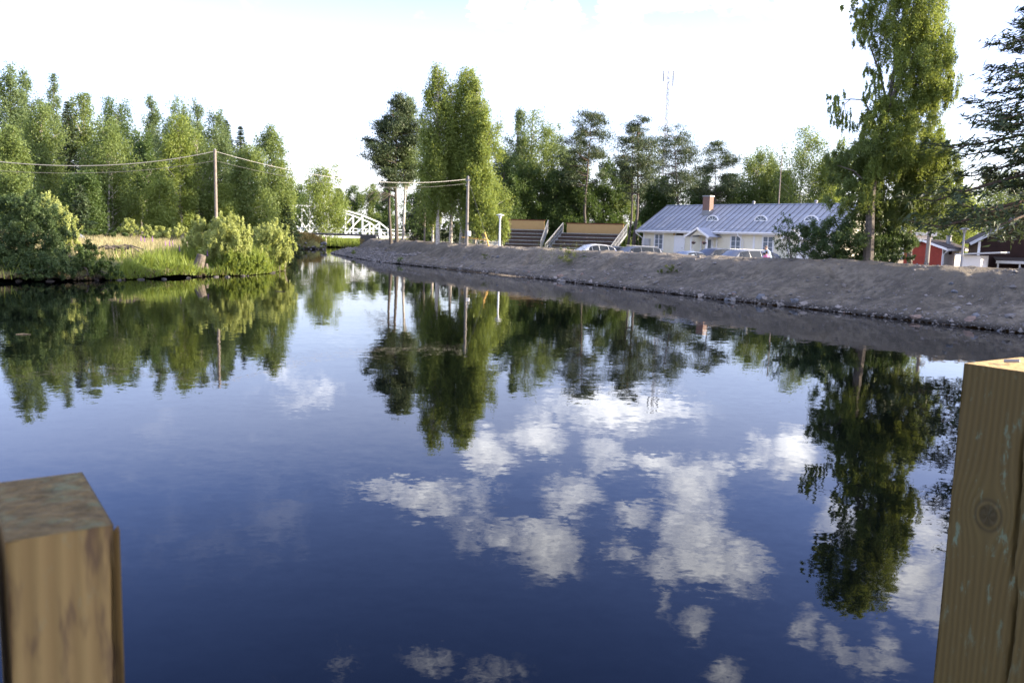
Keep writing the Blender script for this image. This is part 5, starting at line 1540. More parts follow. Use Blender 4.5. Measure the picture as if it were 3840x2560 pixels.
def person(px, py, Y, rz, H, label, bend, top_mat, leg_mat, hair_mat, dress=None, arm=(.35, .2), longhair=False):
    """a standing figure H tall; bend leans the upper body forward (local +x); arms reach forward"""
    tp = at(px, py, Y); z0 = gz(tp.x, Y)
    o = empty('person', (tp.x, Y, z0), math.radians(rz), label, 'person')
    s = H / 1.75; vs, es, rad = [], [], []
    def v(p, r, par=None):
        vs.append(Vector(p) * s); rad.append(r * s)
        if par is not None: es.append((par, len(vs) - 1))
        return len(vs) - 1
    cb, sb = math.cos(bend), math.sin(bend)
    up = lambda x, y, z: (x * cb + (z - .95) * sb, y, .95 + (z - .95) * cb - x * sb)
    pel = v((0, 0, .95), .145); wa = v(up(0, 0, 1.12), .125, pel); ch = v(up(.01, 0, 1.32), .145, wa); nk0 = v(up(0, 0, 1.46), .075, ch); nk = v(up(.01, 0, 1.53), .052, nk0)
    hb = v(up(.03, 0, 1.60), .075, nk); hd = v(up(.035, 0, 1.67), .092, hb); cr0 = v(up(.02, 0, 1.735), .062, hd)
    v(up(.125, 0, 1.635), .014, hb)
    hands = []
    for q in (-1, 1):
        v(up(.02, q * .088, 1.655), .014, hd)
        hp = v((0, q * .09, .90), .105, pel); kn = v((.03, q * .10, .50), .062, hp); an = v((-.01, q * .10, .09), .042, kn); v((.14, q * .11, .035), .036, an)
        sh = v(up(0, q * .17, 1.41), .062, ch); el = v(up(arm[0] * .35, q * .225, 1.16), .045, sh); wr = v(up(arm[0], q * .19, .98 + arm[1]), .030, el)
        pa_ = v(up(arm[0] + .07, q * .18, .96 + arm[1]), .034, wr); hands.append((pa_, q))
    for pa_, q in hands:
        b0 = vs[pa_] / s
        for k, (dy, ln_) in enumerate(((-.03, .065), (-.01, .075), (.01, .07), (.03, .055))):
            f1 = v(b0 + Vector((.045, dy, -.008)), .0095, pa_); v(b0 + Vector((.045 + ln_ * .55, dy * 1.1, -.03)), .008, f1)
        t1 = v(b0 + Vector((.01, -q * .035, .0)), .010, pa_); v(b0 + Vector((.04, -q * .055, -.015)), .008, t1)
    me = bpy.data.meshes.new('body'); me.from_pydata(vs, es, []); b = link('body', me, o, (M['skin'],))
    md = b.modifiers.new('skin', 'SKIN'); md.use_smooth_shade = True
    for i, r in enumerate(rad): me.skin_vertices[0].data[i].radius = (r, r)
    me.skin_vertices[0].data[0].use_root = True
    b.modifiers.new('sub', 'SUBSURF').levels = 1; b.modifiers['sub'].render_levels = 1
    U = lambda *p: tuple(Vector(up(*p)) * s)
    # clothing as its own shells
    m = MB()
    def ring(z, rx, ry, lean=True):
        return [Vector(up(rx * math.cos(a_), ry * math.sin(a_), z) if lean else (rx * math.cos(a_), ry * math.sin(a_), z)) * s for a_ in [2 * math.pi * k / 14 for k in range(14)]]
    if dress:
        rings = [ring(.42, .27, .28, False), ring(.75, .20, .22, False), ring(.98, .15, .17), ring(1.12, .135, .15), ring(1.32, .155, .19), ring(1.44, .10, .15), ring(1.49, .07, .085)]
    else:
        rings = [ring(.86, .165, .20, False), ring(1.0, .155, .18), ring(1.12, .14, .165), ring(1.32, .16, .20), ring(1.44, .10, .16), ring(1.50, .07, .08)]
    for r in rings: m.v += [tuple(p) for p in r]
    for i in range(len(rings) - 1):
        for k in range(14): m.f.append((i * 14 + k, i * 14 + (k + 1) % 14, (i + 1) * 14 + (k + 1) % 14, (i + 1) * 14 + k))
    for q in (-1, 1): m.tube([U(0, q * .15, 1.42), U(arm[0] * .22, q * .22, 1.24)], [.075 * s, .062 * s], 10)
    m.build('dress' if dress else 'shirt', top_mat, o, smooth=True)
    if not dress:
        for q in (-1, 1): MB().tube([Vector((0, q * .085, .93)) * s, Vector((.03, q * .10, .50)) * s, Vector((-.005, q * .10, .12)) * s], [.118 * s, .082 * s, .068 * s], 10).build('trouser_leg', leg_mat, o, smooth=True)
    for q in (-1, 1): MB().tube([Vector((-.05, q * .105, .05)) * s, Vector((.09, q * .11, .04)) * s, Vector((.19, q * .112, .03)) * s], [.05 * s, .052 * s, .03 * s], 8).build('shoe', M['shoe'], o, smooth=True)
    h = bmesh.new(); bmesh.ops.create_uvsphere(h, u_segments=14, v_segments=8, radius=1.0)
    for q in h.verts:
        p = q.co.copy(); x, y, z = p.x * .115 - .012, p.y * .102, p.z * .125
        if p.x > .35 and p.z < .45: x *= .55
        if p.z < -.3: z = max(z, -.06 - (.16 if longhair and p.x < .1 else 0)); x -= .02
        q.co = Vector(up(x + .03, y, 1.675 + z)) * s
    mh = bpy.data.meshes.new('hair'); h.to_mesh(mh); h.free(); mh.shade_smooth(); mh.materials.append(hair_mat); link('hair', mh, o)
    for q in (-1, 1): MB().lathe([(.004, -.008), (.011, 0), (.004, .008)], 8, U(.118, q * .034, 1.665)).build('eye', M['dark_metal'], o)
    MB().box(*[c for pr in ((-.004, .008), (-.028, .028), (-.006, .006)) for c in pr])
    mo = MB().box(-.004, .006, -.026, .026, -.006, .006); mo.v = [tuple(Vector(U(.118, 0, 1.60)) + Vector(q)) for q in mo.v]; mo.build('mouth', M['red_wood'], o)
    return o


person(2889, 912, 52.5, 190, 1.72, 'grown-up in light blue shirt bending down towards the children', .38, M['blue_shirt'], M['grey_trousers'], M['grey_hair'], arm=(.42, .12))
person(2877, 926, 52, 100, 1.34, 'girl in a pink dress standing beside the bending grown-up', .05, M['pink_dress'], None, M['hair'], dress=True, arm=(.2, .0), longhair=True)
person(2864, 933, 52.6, 20, 1.22, 'small dark-haired boy in a pale shirt next to the girl in pink', .08, M['boy_shirt'], M['boy_shorts'], M['hair'], arm=(.25, .05))


# ------------------------------------------------------------------ red shed, brown house, posts and poles on the right
def shed():
    Y = 66; b = at(3531, 993, Y); u = Vector((.62, -.785, 0)).normalized(); w = 3.1; a = b - u * w; zg = GZ
    o = empty('red_shed', (a.x, a.y, zg), math.atan2(u.y, u.x), 'small red shed with white trimmed low roof behind the levee', 'shed')
    D = 3.5; eh = at(3531, 925, Y).z - zg - .05; ah = at(3457, 901, Y + 1.2).z - zg
    MB().poly([(0, 0, -.2), (w, 0, -.2), (w, 0, eh), (w / 2, 0, ah), (0, 0, eh), (0, .1, -.2), (w, .1, -.2), (w, .1, eh), (w / 2, .1, ah), (0, .1, eh)], [(0, 1, 2, 3, 4), (9, 8, 7, 6, 5), (0, 5, 6, 1), (1, 6, 7, 2), (2, 7, 8, 3), (3, 8, 9, 4), (4, 9, 5, 0)]).build('front_wall', M['red_board'], o)
    MB().box(w - .1, w, .1, D, -.2, eh).build('side_wall', M['white_board'], o, ); MB().box(0, .1, .1, D, -.2, eh).build('far_side_wall', M['red_board'], o); MB().box(.1, w - .1, D - .1, D, -.2, eh).build('back_wall', M['red_board'], o)
    MB().box(w - .02, w + .03, -.05, .1, -.2, eh - .02).build('corner_board', M['white_paint'], o)
    ov = .45; s = (ah - eh) / (w / 2); r = MB()
    for q in (-1, 1):
        xe = w / 2 + q * (w / 2 + ov); ze = eh - s * ov
        r.poly([(w / 2, -.35, ah + .02), (xe, -.35, ze + .02), (xe, D + .3, ze + .02), (w / 2, D + .3, ah + .02), (w / 2, -.35, ah + .09), (xe, -.35, ze + .09), (xe, D + .3, ze + .09), (w / 2, D + .3, ah + .09)], [(0, 1, 2, 3), (7, 6, 5, 4), (0, 4, 5, 1), (1, 5, 6, 2), (2, 6, 7, 3)])
    rf = r.build('roof', M['dark_roof'], o)
    m = MB()
    for q in (-1, 1):
        xe = w / 2 + q * (w / 2 + ov); ze = eh - s * ov; m.bar((w / 2, -.38, ah), (xe, -.38, ze), .05, .17)
    m.build('barge_board', M['white_paint'], rf); MB().box(w + ov - .02, w + ov + .05, -.38, D + .3, eh - s * ov - .12, eh - s * ov + .05).build('fascia', M['white_paint'], rf)
    MB().tube([(w + ov - .02, .0, eh - s * ov - .1), (w + .1, .05, eh - .5), (w + .06, .06, eh - .6), (w + .06, .06, 0)], .04, 8).build('downpipe', M['white_paint'], o, smooth=True)
    MB().lathe([(.2, 0), (.2, .75), (.24, .76), (.24, .82)], 10, (w * .8, 2.2, eh + .15)).build('chimney', M['galv'], rf, angle=40)
    for y in (1.2, 2.5): 
        f = MB().box(w + .002, w + .04, y - .35, y + .35, eh - .62, eh - .22).build('window', M['white_paint'], o); MB().box(w + .041, w + .05, y - .28, y + .28, eh - .56, eh - .28).build('pane', M['car_glass'], f)


def brown_house():
    Y = 60; a = at(3662, 1002, Y); zg = GZ
    o = empty('brown_house', (a.x, a.y, zg), math.radians(-24), 'dark brown two-storey house in the shade of the big spruce', 'house')
    w, D = 9.0, 8.0; eh = at(3662, 897, Y).z - zg; ah = eh + w / 2 * .62
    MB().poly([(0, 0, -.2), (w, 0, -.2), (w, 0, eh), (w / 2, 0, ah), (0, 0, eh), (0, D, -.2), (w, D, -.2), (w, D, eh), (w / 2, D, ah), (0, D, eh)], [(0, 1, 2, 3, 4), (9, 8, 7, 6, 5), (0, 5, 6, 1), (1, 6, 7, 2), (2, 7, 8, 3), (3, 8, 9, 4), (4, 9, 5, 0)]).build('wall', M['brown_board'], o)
    MB().box(-.04, .12, -.04, .06, -.2, eh).build('corner_board', M['white_paint'], o)
    ov = .6; s = .62; r = MB(); bb = MB()
    for q in (-1, 1):
        xe = w / 2 + q * (w / 2 + ov); ze = eh - s * ov
        r.poly([(w / 2, -.5, ah + .03), (xe, -.5, ze + .03), (xe, D + .5, ze + .03), (w / 2, D + .5, ah + .03), (w / 2, -.5, ah + .12), (xe, -.5, ze + .12), (xe, D + .5, ze + .12), (w / 2, D + .5, ah + .12)], [(0, 1, 2, 3), (7, 6, 5, 4), (0, 4, 5, 1), (1, 5, 6, 2), (2, 6, 7, 3)])
        bb.bar((w / 2, -.53, ah + .02), (xe, -.53, ze + .02), .05, .2)
    rf = r.build('roof', M['dark_roof'], o); bb.build('barge_board', M['grey_paint'], rf)  # white barge boards toned grey to stand in for shade
    for (x, z, ww, wh) in ((2.9, 2.9, 1.2, 1.3), (5.5, 2.9, 1.2, 1.3), (3.2, .9, 1.2, 1.2), (5.4, .9, 1.2, 1.2)):
        fr = MB(); t = .12
        fr.box(x, x + ww, -.05, -.002, z, z + t); fr.box(x, x + ww, -.05, -.002, z + wh - t, z + wh); fr.box(x, x + t, -.05, -.002, z + t, z + wh - t); fr.box(x + ww - t, x + ww, -.05, -.002, z + t, z + wh - t); fr.box(x + ww / 2 - .03, x + ww / 2 + .03, -.05, -.002, z + t, z + wh - t)
        f = fr.build('window', M['white_paint'], o)
        for k in (0, 1): 
            xa = x + t if k == 0 else x + ww / 2 + .03; xb = x + ww / 2 - .03 if k == 0 else x + ww - t
            MB().box(xa, xb, -.03, -.004, z + t, z + wh - t).build('pane', M['car_glass'], f)
    # veranda
    zr = eh * .48; v = MB().poly([(1.0, -2.2, zr - .25), (w, -2.2, zr - .25), (w, -.02, zr), (1.0, -.02, zr), (1.0, -2.2, zr - .17), (w, -2.2, zr - .17), (w, -.02, zr + .08), (1.0, -.02, zr + .08)], [(0, 1, 2, 3), (7, 6, 5, 4), (0, 4, 5, 1), (1, 5, 6, 2), (2, 6, 7, 3), (3, 7, 4, 0)]).build('veranda_roof', M['dark_roof'], o)
    MB().box(.95, w, -2.26, -2.2, zr - .34, zr - .15).build('fascia', M['grey_paint'], v)  # white fascia, also greyed in place of shade
    for x in (1.1, 2.4, 3.7, 5.0): MB().box(x - .05, x + .05, -2.15, -2.05, -.2, zr - .25).build('post', M['grey_paint'], v)
    # white annex
    b = at(3598, 1003, 57); an = empty('white_annex', (b.x, b.y, zg), math.radians(-40), 'low white annex with a flat sloping roof before the brown house', 'shed')
    aw = 1.25; ahh = at(3600, 957, 57).z - zg
    MB().box(0, aw, 0, 2.5, -.2, ahh).build('wall', M['white_board'], an); MB().poly([(-.3, -.4, ahh + .0), (aw + 1.2, -.4, ahh + .22), (aw + 1.2, 2.8, ahh + .22), (-.3, 2.8, ahh), (-.3, -.4, ahh + .1), (aw + 1.2, -.4, ahh + .32), (aw + 1.2, 2.8, ahh + .32), (-.3, 2.8, ahh + .1)], [(0, 1, 2, 3), (7, 6, 5, 4), (0, 4, 5, 1), (1, 5, 6, 2), (2, 6, 7, 3), (3, 7, 4, 0)]).build('roof', M['grey_paint'], an)


shed(); brown_house()
b = at(3474, 995, 50); t = at(3506, 660, 50); zb = gz(b.x, 50)
o = empty('utility_pole', (b.x, 50, zb), 0, 'dark grey utility pole standing before the red shed', 'pole')
MB().tube([(0, 0, -.3), (t.x - b.x, 0, t.z - zb)], [.13, .085], 10).build('pole', M['grey_pole'], o, smooth=True)
kx = (t.x - b.x) * .6; kz = (t.z - zb) * .66
MB().tube([(kx, 0, kz), (kx + .25, -.05, kz + .08)], .025, 6).build('lamp_arm', M['galv'], o); MB().box(kx + .12, kx + .42, -.14, .04, kz + .05, kz + .16).build('lamp_head', M['grey_paint'], o, bevel=.02)
MB().box(-.22, .02, -.26, -.1, .25, .95).build('cable_box', M['dark_metal'], o, bevel=.02)
far = at(3462, 884, 76); o = empty('grey_roofed_hut', (far.x, 76, GZ), 0, 'small grey-roofed hut peeking over the red shed', 'shed'); MB().box(-1.0, .9, 0, 2, -.2, far.z - GZ).build('wall', M['white_board'], o); MB().box(-1.2, 1.1, -.3, 2.2, far.z - GZ, far.z - GZ + .3).build('roof', M['grey_paint'], o)


def lamp(px_b, py_b, px_t, py_t, Y, label, mat='white_metal'):
    b = at(px_b, py_b, Y); t = at(px_t, py_t, Y); zb = gz(b.x, Y); h = t.z - zb
    o = empty('street_lamp', (b.x, Y, zb), 0, label, 'street lamp', 'park lamps along the right bank')
    MB().tube([(0, 0, -.2), (0, 0, h * .35), (0, 0, h - .35)], [.085, .075, .06], 12).build('post', M[mat], o, smooth=True)
    hd = MB().lathe([(.06, h - .36), (.10, h - .34), (.13, h - .16), (.30, h - .12), (.30, h - .08), (.06, h)], 16).build('lamp_head', M[mat], o, angle=35)
    MB().lathe([(.09, h - .33), (.12, h - .17)], 12).build('diffuser', M['glass'], hd)


lamp(1873, 916, 1876, 802, 63, 'white lamp post with a flat round hood before the first bleacher')
lamp(3604, 1003, 3626, 854, 56, 'grey lamp post with a wide hood beside the white annex', 'galv')

# utility poles and their cables
def pole(pxb, pyb, pxt, pyt, Y, r, mat, label):
    t = at(pxt, pyt, Y); x = t.x; zb = gz(x, Y)
    o = empty('utility_pole', (x, Y, zb), 0, label, 'pole')
    MB().tube([(0, 0, -.4), (0, 0, (t.z - zb) * .5), (0, 0, t.z - zb)], [r * 1.12, r, r * .88], 10).build('pole', M[mat], o, smooth=True)
    MB().lathe([(r * 1.0, 0), (r * .5, .05)], 10, (0, 0, t.z - zb + .002)).build('cap', M['galv'], o)
    return o, t


p1, t1 = pole(800, 860, 806, 562, 49, .088, 'pole_wood', 'bare wooden utility pole rising from the willow on the left bank')
p2, t2 = pole(1751, 917, 1755, 663, 63, .11, 'grey_pole', 'weathered grey utility pole with a white box on the crest of the levee')
hb = at(1759, 876, 62.8); pb_ = MB().box(hb.x - t2.x - .13, hb.x - t2.x + .13, -.36, -.13, hb.z - p2.location.z - .19, hb.z - p2.location.z + .19).build('white_box', M['white_paint'], p2, bevel=.03)
MB().box(.05, .2, -.28, -.1, t2.z - p2.location.z - .32, t2.z - p2.location.z - .2).build('cable_clamp', M['galv'], p2)
for k, zz in enumerate((.25, .62)): MB().box(-.18, .02, -.16, -.1, t2.z - p2.location.z - zz - .06, t2.z - p2.location.z - zz).build('bracket', M['galv'], p2)


def cable(a, b, sag, r, label, mat='cable', group=None, n=26):
    pts = []
    for k in range(n + 1):
        t = k / n; p = a.lerp(b, t); p.z -= sag * 4 * t * (1 - t); pts.append(p)
    o = tag(MB().tube(pts, r, 5).build('overhead_cable', M[mat], smooth=True), label, 'cable', group); return o


Ta = t1 + Vector((0, 0, -.08)); Tb = t1 + Vector((0, 0, -.62)); Ra = t2 + Vector((-.1, 0, -.18)); Rb = t2 + Vector((-.1, 0, -.5))
La = at(-320, 560, 40); Lb = at(-320, 607, 40)
cable(La, Ta, .80, .019, 'thick grey overhead cable from the frame edge to the bare pole')
cable(Lb, Tb, .62, .010, 'thin dark lower cable from the frame edge to the bare pole', 'thin_cable')
cable(Ta, Ra, .86, .017, 'thick pale overhead cable crossing the river to the grey pole')
cable(Tb, Rb, .80, .009, 'thin lower cable crossing the river beneath the thick one', 'thin_cable')
ga = t2 + Vector((.05, 0, -.3)); gb = at(1834, 912, 61); gb.z = gz(gb.x, 61); gm = ga.lerp(gb, .80)
o = empty('guy_wire', gb, 0, 'slanting guy wire of the grey pole with a yellow guard tube', 'guy wire')
MB().tube([ga - gb, gm - gb], .010, 5).build('wire', M['thin_cable'], o); M['yellow'] = bsdf_mat('yellow plastic', (.62, .36, .10), .6, .3); MB().tube([gm - gb, Vector((0, 0, -.05))], .045, 8).build('guard', M['yellow'], o, smooth=True)
q = at(1592, 898, 74); q2 = at(1596, 696, 74); o = empty('wooden_pole', (q.x, 74, gz(q.x, 74)), 0, 'slim bare wooden pole between the pines and the tall birches', 'pole'); MB().tube([(0, 0, -.2), (0, 0, q2.z - o.location.z)], [.085, .06], 8).build('pole', M['pole_wood'], o, smooth=True)

# picket fence and fallen rail by the pole
A = at(1789, 905, 68); B = at(1868, 912, 66); zf = .95
A.z = B.z = 0
u = (B - A); Lf = u.length; u.normalize(); zb = gz(A.x + .5, 67) ; zt_ = at(1789, 896, 68).z; zt2 = at(1868, 903, 66).z
o = empty('picket_fence', (A.x, A.y, 0), math.atan2(u.y, u.x), 'short grey-white picket fence between the grey pole and the lamp post', 'fence')
n = 17
for k in range(n):
    x = Lf * k / (n - 1); z1 = zt_ + (zt2 - zt_) * k / (n - 1) + random.uniform(-.03, .03); ti = random.uniform(-.03, .03) - .04
    m = MB().poly([(x - .045 + ti, -.012, z1 - .9), (x + .045 + ti, -.012, z1 - .9), (x + .045, -.012, z1 - .05), (x, -.012, z1), (x - .045, -.012, z1 - .05), (x - .045 + ti, .012, z1 - .9), (x + .045 + ti, .012, z1 - .9), (x + .045, .012, z1 - .05), (x, .012, z1), (x - .045, .012, z1 - .05)],
                  [(0, 1, 2, 3, 4), (9, 8, 7, 6, 5), (0, 5, 6, 1), (1, 6, 7, 2), (2, 7, 8, 3), (3, 8, 9, 4), (4, 9, 5, 0)])
    m.build('picket', M['white_paint'], o)
for dz in (.2, .65): MB().bar((-.1, .035, zt_ - dz), (Lf + .1, .035, zt2 - dz), .04, .08).build('rail', M['grey_paint'], o)
for x in (.3, Lf - .3): MB().box(x - .05, x + .05, .06, .16, zt_ - 1.4, zt_ - .1).build('post', M['grey_pole'], o)
a, b = at(1733, 889, 66), at(1832, 901, 65); tag(MB().bar(a, b, .09, .09).build('loose_rail', M['yellow']), 'yellowish loose rail lying across above the picket fence', 'rail')
a = at(1782, 892, 67.5); b = at(1783, 908, 67.5); tag(MB().bar(a, b, .16, .05, (0, 1, 0)).build('white_board', M['white_paint']), 'white board upright at the bleacherless end of the picket fence', 'board')

# lattice radio mast far away
tm = at(2508, 264, 400); o = empty('radio_mast', (tm.x, 400, 0), 0, 'tall faint lattice radio mast far behind the pines', 'mast')
h = tm.z; m = MB(); w = 2.0; q = w / 2
for (x, y) in ((-q, -q * .6), (q, -q * .6), (0, q)): m.bar((x, y, 0), (x * .55, y * .55, h), .22, .22)
m.build('mast_legs', M['mast_paint'], o); m = MB(); n = 34
for k in range(n):
    z0_, z1_ = h * k / n, h * (k + 1) / n; s0 = 1 - .45 * k / n; s1 = 1 - .45 * (k + 1) / n; f = 1 if k % 2 else -1
    m.bar((-q * s0 * f, -q * .6 * s0, z0_), (q * s1 * f, -q * .6 * s1, z1_), .16, .16); m.bar((q * s0 * f, -q * .6 * s0, z0_), (0, q * s1, z1_), .14, .14)
m.build('lattice', M['mast_paint'], o)
for (z0_, z1_, x) in ((h - 7, h, 2.2), (h - 5, h, -2.3)): MB().box(x - .35, x + .35, -.3, .3, z0_, z1_).build('antenna', M['grey_paint'], o)
m = MB()
for k in range(5):
    for x in (-1.3, 1.3): m.bar((x, -.6, h * .62 + k * 1.2), (-x, .6, h * .62 + k * 1.2 + 1.1), .16, .16)
m.build('equipment_cage', M['grey_paint'], o)

# ------------------------------------------------------------------ old posts, stumps and boulders at the left waterline
def stump(px, py, Y, h, r, lean, label, name='tree_stump', roots=0, taper=.8):
    b = at(px, py, Y); zb = gz(b.x, Y)
    o = empty(name, (b.x, Y, zb), 0, label, 'stump' if 'stump' in name else 'stake', None); m = MB(); L_ = Vector(lean)
    pts = [Vector((0, 0, -.45)) - L_ * .2] + [L_ * t * h + Vector((0, 0, h * t)) for t in (0, .3, .6, 1)]
    m.tube(pts, [r * 1.25, r * 1.1, r * .95, r * .9, r * taper], 12); m.v = [(x + r * .13 * (vnoise(np.array(x * 9 + 3), np.array(y * 9 + 1.)) - .5), y, z + (random.uniform(-.04, .04) * h if z > h * .9 else 0)) for x, y, z in m.v]
    m.build('trunk' if 'stump' in name else 'shaft', M['deadwood'], o, smooth=False)
    for k in range(roots):
        a_ = math.pi + random.uniform(-1.2, 1.4); l = random.uniform(.6, 1.5); MB().tube([(0, 0, .1), (math.cos(a_) * l * .5, math.sin(a_) * l * .4 - .15, random.uniform(-.05, .3)), (math.cos(a_) * l, math.sin(a_) * l * .5 - .3, random.uniform(-.1, .25))], [.06, .035, .012], 5).build('root', M['deadwood'], o, smooth=True)


stump(742, 1032, 42.2, .72, .27, (.32, 0, 0), 'thick old stump with bare roots leaning towards the bridge at the waterline', roots=7)
stump(304, 1035, 38.6, .50, .20, (.22, 0, 0), 'short dark stump under the riverside shrubs', roots=2)
stump(100, 1052, 36.4, .35, .22, (.02, 0, 0), 'low broken stump at the frame edge waterline', roots=2)
stump(869, 1026, 45.2, .72, .085, (.30, 0, 0), 'thin grey stake leaning over between stump and boulder', 'wooden_stake')
stump(776, 1036, 42.4, .30, .09, (-.05, 0, 0), 'short sunlit peg in the water beside the thick stump', 'wooden_stake')
stump(1062, 1014, 50.2, .66, .13, (.22, 0, 0), 'pale thick stake leaning at the water under the rounded willow', 'wooden_stake', taper=1.1)
stump(1048, 1008, 50.6, .42, .10, (.10, 0, 0), 'shorter stake in the shade just beside the pale thick stake', 'wooden_stake')
stump(264, 1018, 39.5, .38, .06, (.0, 0, 0), 'small grey peg in the grass near the short dark stump', 'wooden_stake')
big = rock_mesh('boulder', 91, 11, .75, M['stone_pale'])
def boulder(px, py, Y, size, label, me=None, mat=None, rz=0):
    b = at(px, py, Y); zb = gz(b.x, Y)
    o = bpy.data.objects.new('boulder', me or rock_mesh('boulder', random.randrange(999), 13, .7, M[mat or 'stone'])); C.objects.link(o)
    o.location = (b.x, Y, zb + size * .12); o.scale = (size,) * 3; o.rotation_euler = (.1, .05, rz); tag(o, label, 'boulder', 'boulders on the left bank')
boulder(990, 1026, 47.6, 1.05, 'angular pale boulder with one sunlit face standing in the water', big, rz=.6)
boulder(956, 1030, 46.6, .55, 'smaller rock close beside the angular pale boulder', None, 'stone_pale', 1.2)
boulder(240, 884, 55, 1.9, 'large dark grey boulder at the forest edge above the shrub', None, 'stone_blue')
boulder(292, 890, 55, 1.6, 'rounded dark boulder next to the largest boulder at the forest edge', None, 'stone_blue', 2)
boulder(1488, 982, 62, .62, 'pale flat boulder lying at the foot of the right embankment', None, 'stone_pale', 1)
wet_rocks = [rock_mesh('shore_stone', 60 + k, 13, .6, M['stone_wet']) for k in range(5)]
for k, (px, py, s) in enumerate(((845, 1040, .35), (808, 1040, .3), (700, 1044, .28), (610, 1048, .3), (180, 1056, .4), (60, 1056, .35), (520, 1050, .3), (905, 1036, .3), (930, 1036, .28), (440, 1052, .32), (1020, 1024, .35), (350, 1052, .34))):
    p = ground(px, py); b = bpy.data.objects.new('shore_stone', wet_rocks[k % 5]); C.objects.link(b); b.location = (p.x, p.y + .2, .0); b.scale = (s * 1.5 * random.uniform(.6, 1.3), s * 1.2, s); b.rotation_euler = (0, 0, k)
    tag(b, 'small dark stone half sunk along the left waterline', 'stone', 'small stones along the left waterline')
for (px, py, l, a_) in ((87, 1254, .3, .2), (1050, 1093, .4, .1)):
    p = ground(px, py); tw = MB().tube([(-l / 2, 0, .0), (0, .02, .012), (l / 2, 0, .0)], [.008, .012, .006], 5).build('floating_twig', M['deadwood']); tw.location = (p.x, p.y, .004); tw.rotation_euler = (0, 0, a_)
    tag(tw, 'small pale twig floating on the still water', 'twig', 'twigs floating on the water')
# driftwood on the meadow edge
b = at(432, 945, 42.5); zb = gz(b.x, 42.5) + .42; o = empty('driftwood', (b.x, 42.5, zb), 0, 'grey tangle of dead branches lying on the meadow edge', 'driftwood')
for k in range(9): 
    x = random.uniform(-.9, .6); MB().tube([(x, random.uniform(-.2, .2), random.uniform(-.1, .1)), (x + random.uniform(.3, .7), random.uniform(-.2, .2), random.uniform(.0, .22)), (x + random.uniform(.7, 1.2), random.uniform(-.2, .2), random.uniform(-.3, .15))], [.06, .045, .02], 6).build('branch', M['deadwood'], o, smooth=True)


# ------------------------------------------------------------------ the two railing posts at the camera
def post_mat(name, c1, c2, knot=None, stain=None, green=.25, freq=55, fine=1.0):
    m, g = new_mat(name)
    tc = g.add('ShaderNodeTexCoord').outputs['Object']; s = g.add('ShaderNodeSeparateXYZ', i_0=tc).outputs
    along = g.vmath('MULTIPLY', tc, (18 * fine, 18 * fine, 1.1 * fine))
    base = g.noise(along, 1.0, 4, .55)
    x = g.math('ADD', s[0], g.math('MULTIPLY', s[1], .35))
    ph = g.math('ADD', x, g.math('MULTIPLY', g.noise(g.vmath('MULTIPLY', tc, (6, 6, .9)), 1.0, 2), .03))
    kn = None
    if knot:
        kx, kz = knot
        dx = g.math('SUBTRACT', s[0], kx); dz = g.math('MULTIPLY', g.math('SUBTRACT', s[2], kz), .8)
        r = g.math('SQRT', g.math('ADD', g.math('MULTIPLY', dx, dx), g.math('MULTIPLY', dz, dz)))
        bend = g.math('MULTIPLY', g.math('POWER', 2.718, g.math('MULTIPLY', r, -32.0)), .030)
        sign = g.math('DIVIDE', dx, g.math('ADD', r, .004))
        ph = g.math('ADD', ph, g.math('MULTIPLY', bend, g.math('MULTIPLY', sign, -1)))
        kn = r
    wv = g.math('SINE', g.math('MULTIPLY', ph, freq * 10.5))
    wv = g.maprange(wv, -1, 1, 0, 1)
    c = g.mix(g.math('ADD', g.math('MULTIPLY', wv, .5), g.math('MULTIPLY', base, .55), clamp=True), c2, c1)
    big_ = g.noise(g.vmath('MULTIPLY', tc, (14 * fine, 14 * fine, 3.0 * fine)), 1.0, 4, .6)
    if stain: c = g.mix(g.maprange(big_, .52, .64, 0, .8, True), c, stain)
    gr_ = g.noise(g.vmath('MULTIPLY', tc, (60, 60, 22)), 1.0, 5, .7)
    gm_ = g.math('MULTIPLY', g.maprange(gr_, .56, .66, 0, 1, True), green)
    if kn is not None:
        gm_ = g.math('MULTIPLY', gm_, g.maprange(kn, .03, .16, 2.6, .35)); 
    c = g.mix(gm_, c, (.14, .20, .14))
    if kn is not None:
        c = g.mix(g.maprange(kn, .013, .009, 0, .85, True), c, (.008, .006, .005))
        rim = g.math('MULTIPLY', g.maprange(kn, .0125, .0145, 0, 1), g.maprange(kn, .018, .0155, 0, .6)); c = g.mix(rim, c, (.015, .012, .01))
        halo = g.maprange(kn, .06, .02, 0, .35, True); c = g.mix(halo, c, (.10, .075, .025))
    p = g.add('ShaderNodeBsdfPrincipled', i_Roughness=.72); p.inputs['Specular IOR Level'].default_value = .25; g.l.new(c, p.inputs['Base Color'])
    hgt = g.math('ADD', g.math('MULTIPLY', wv, .5), g.math('MULTIPLY', base, .8))
    b = g.add('ShaderNodeBump', i_Height=hgt, i_Distance=.0012); g.l.new(b.outputs[0], p.inputs['Normal'])
    g.add('ShaderNodeOutputMaterial', i_Surface=p.outputs[0]); return m


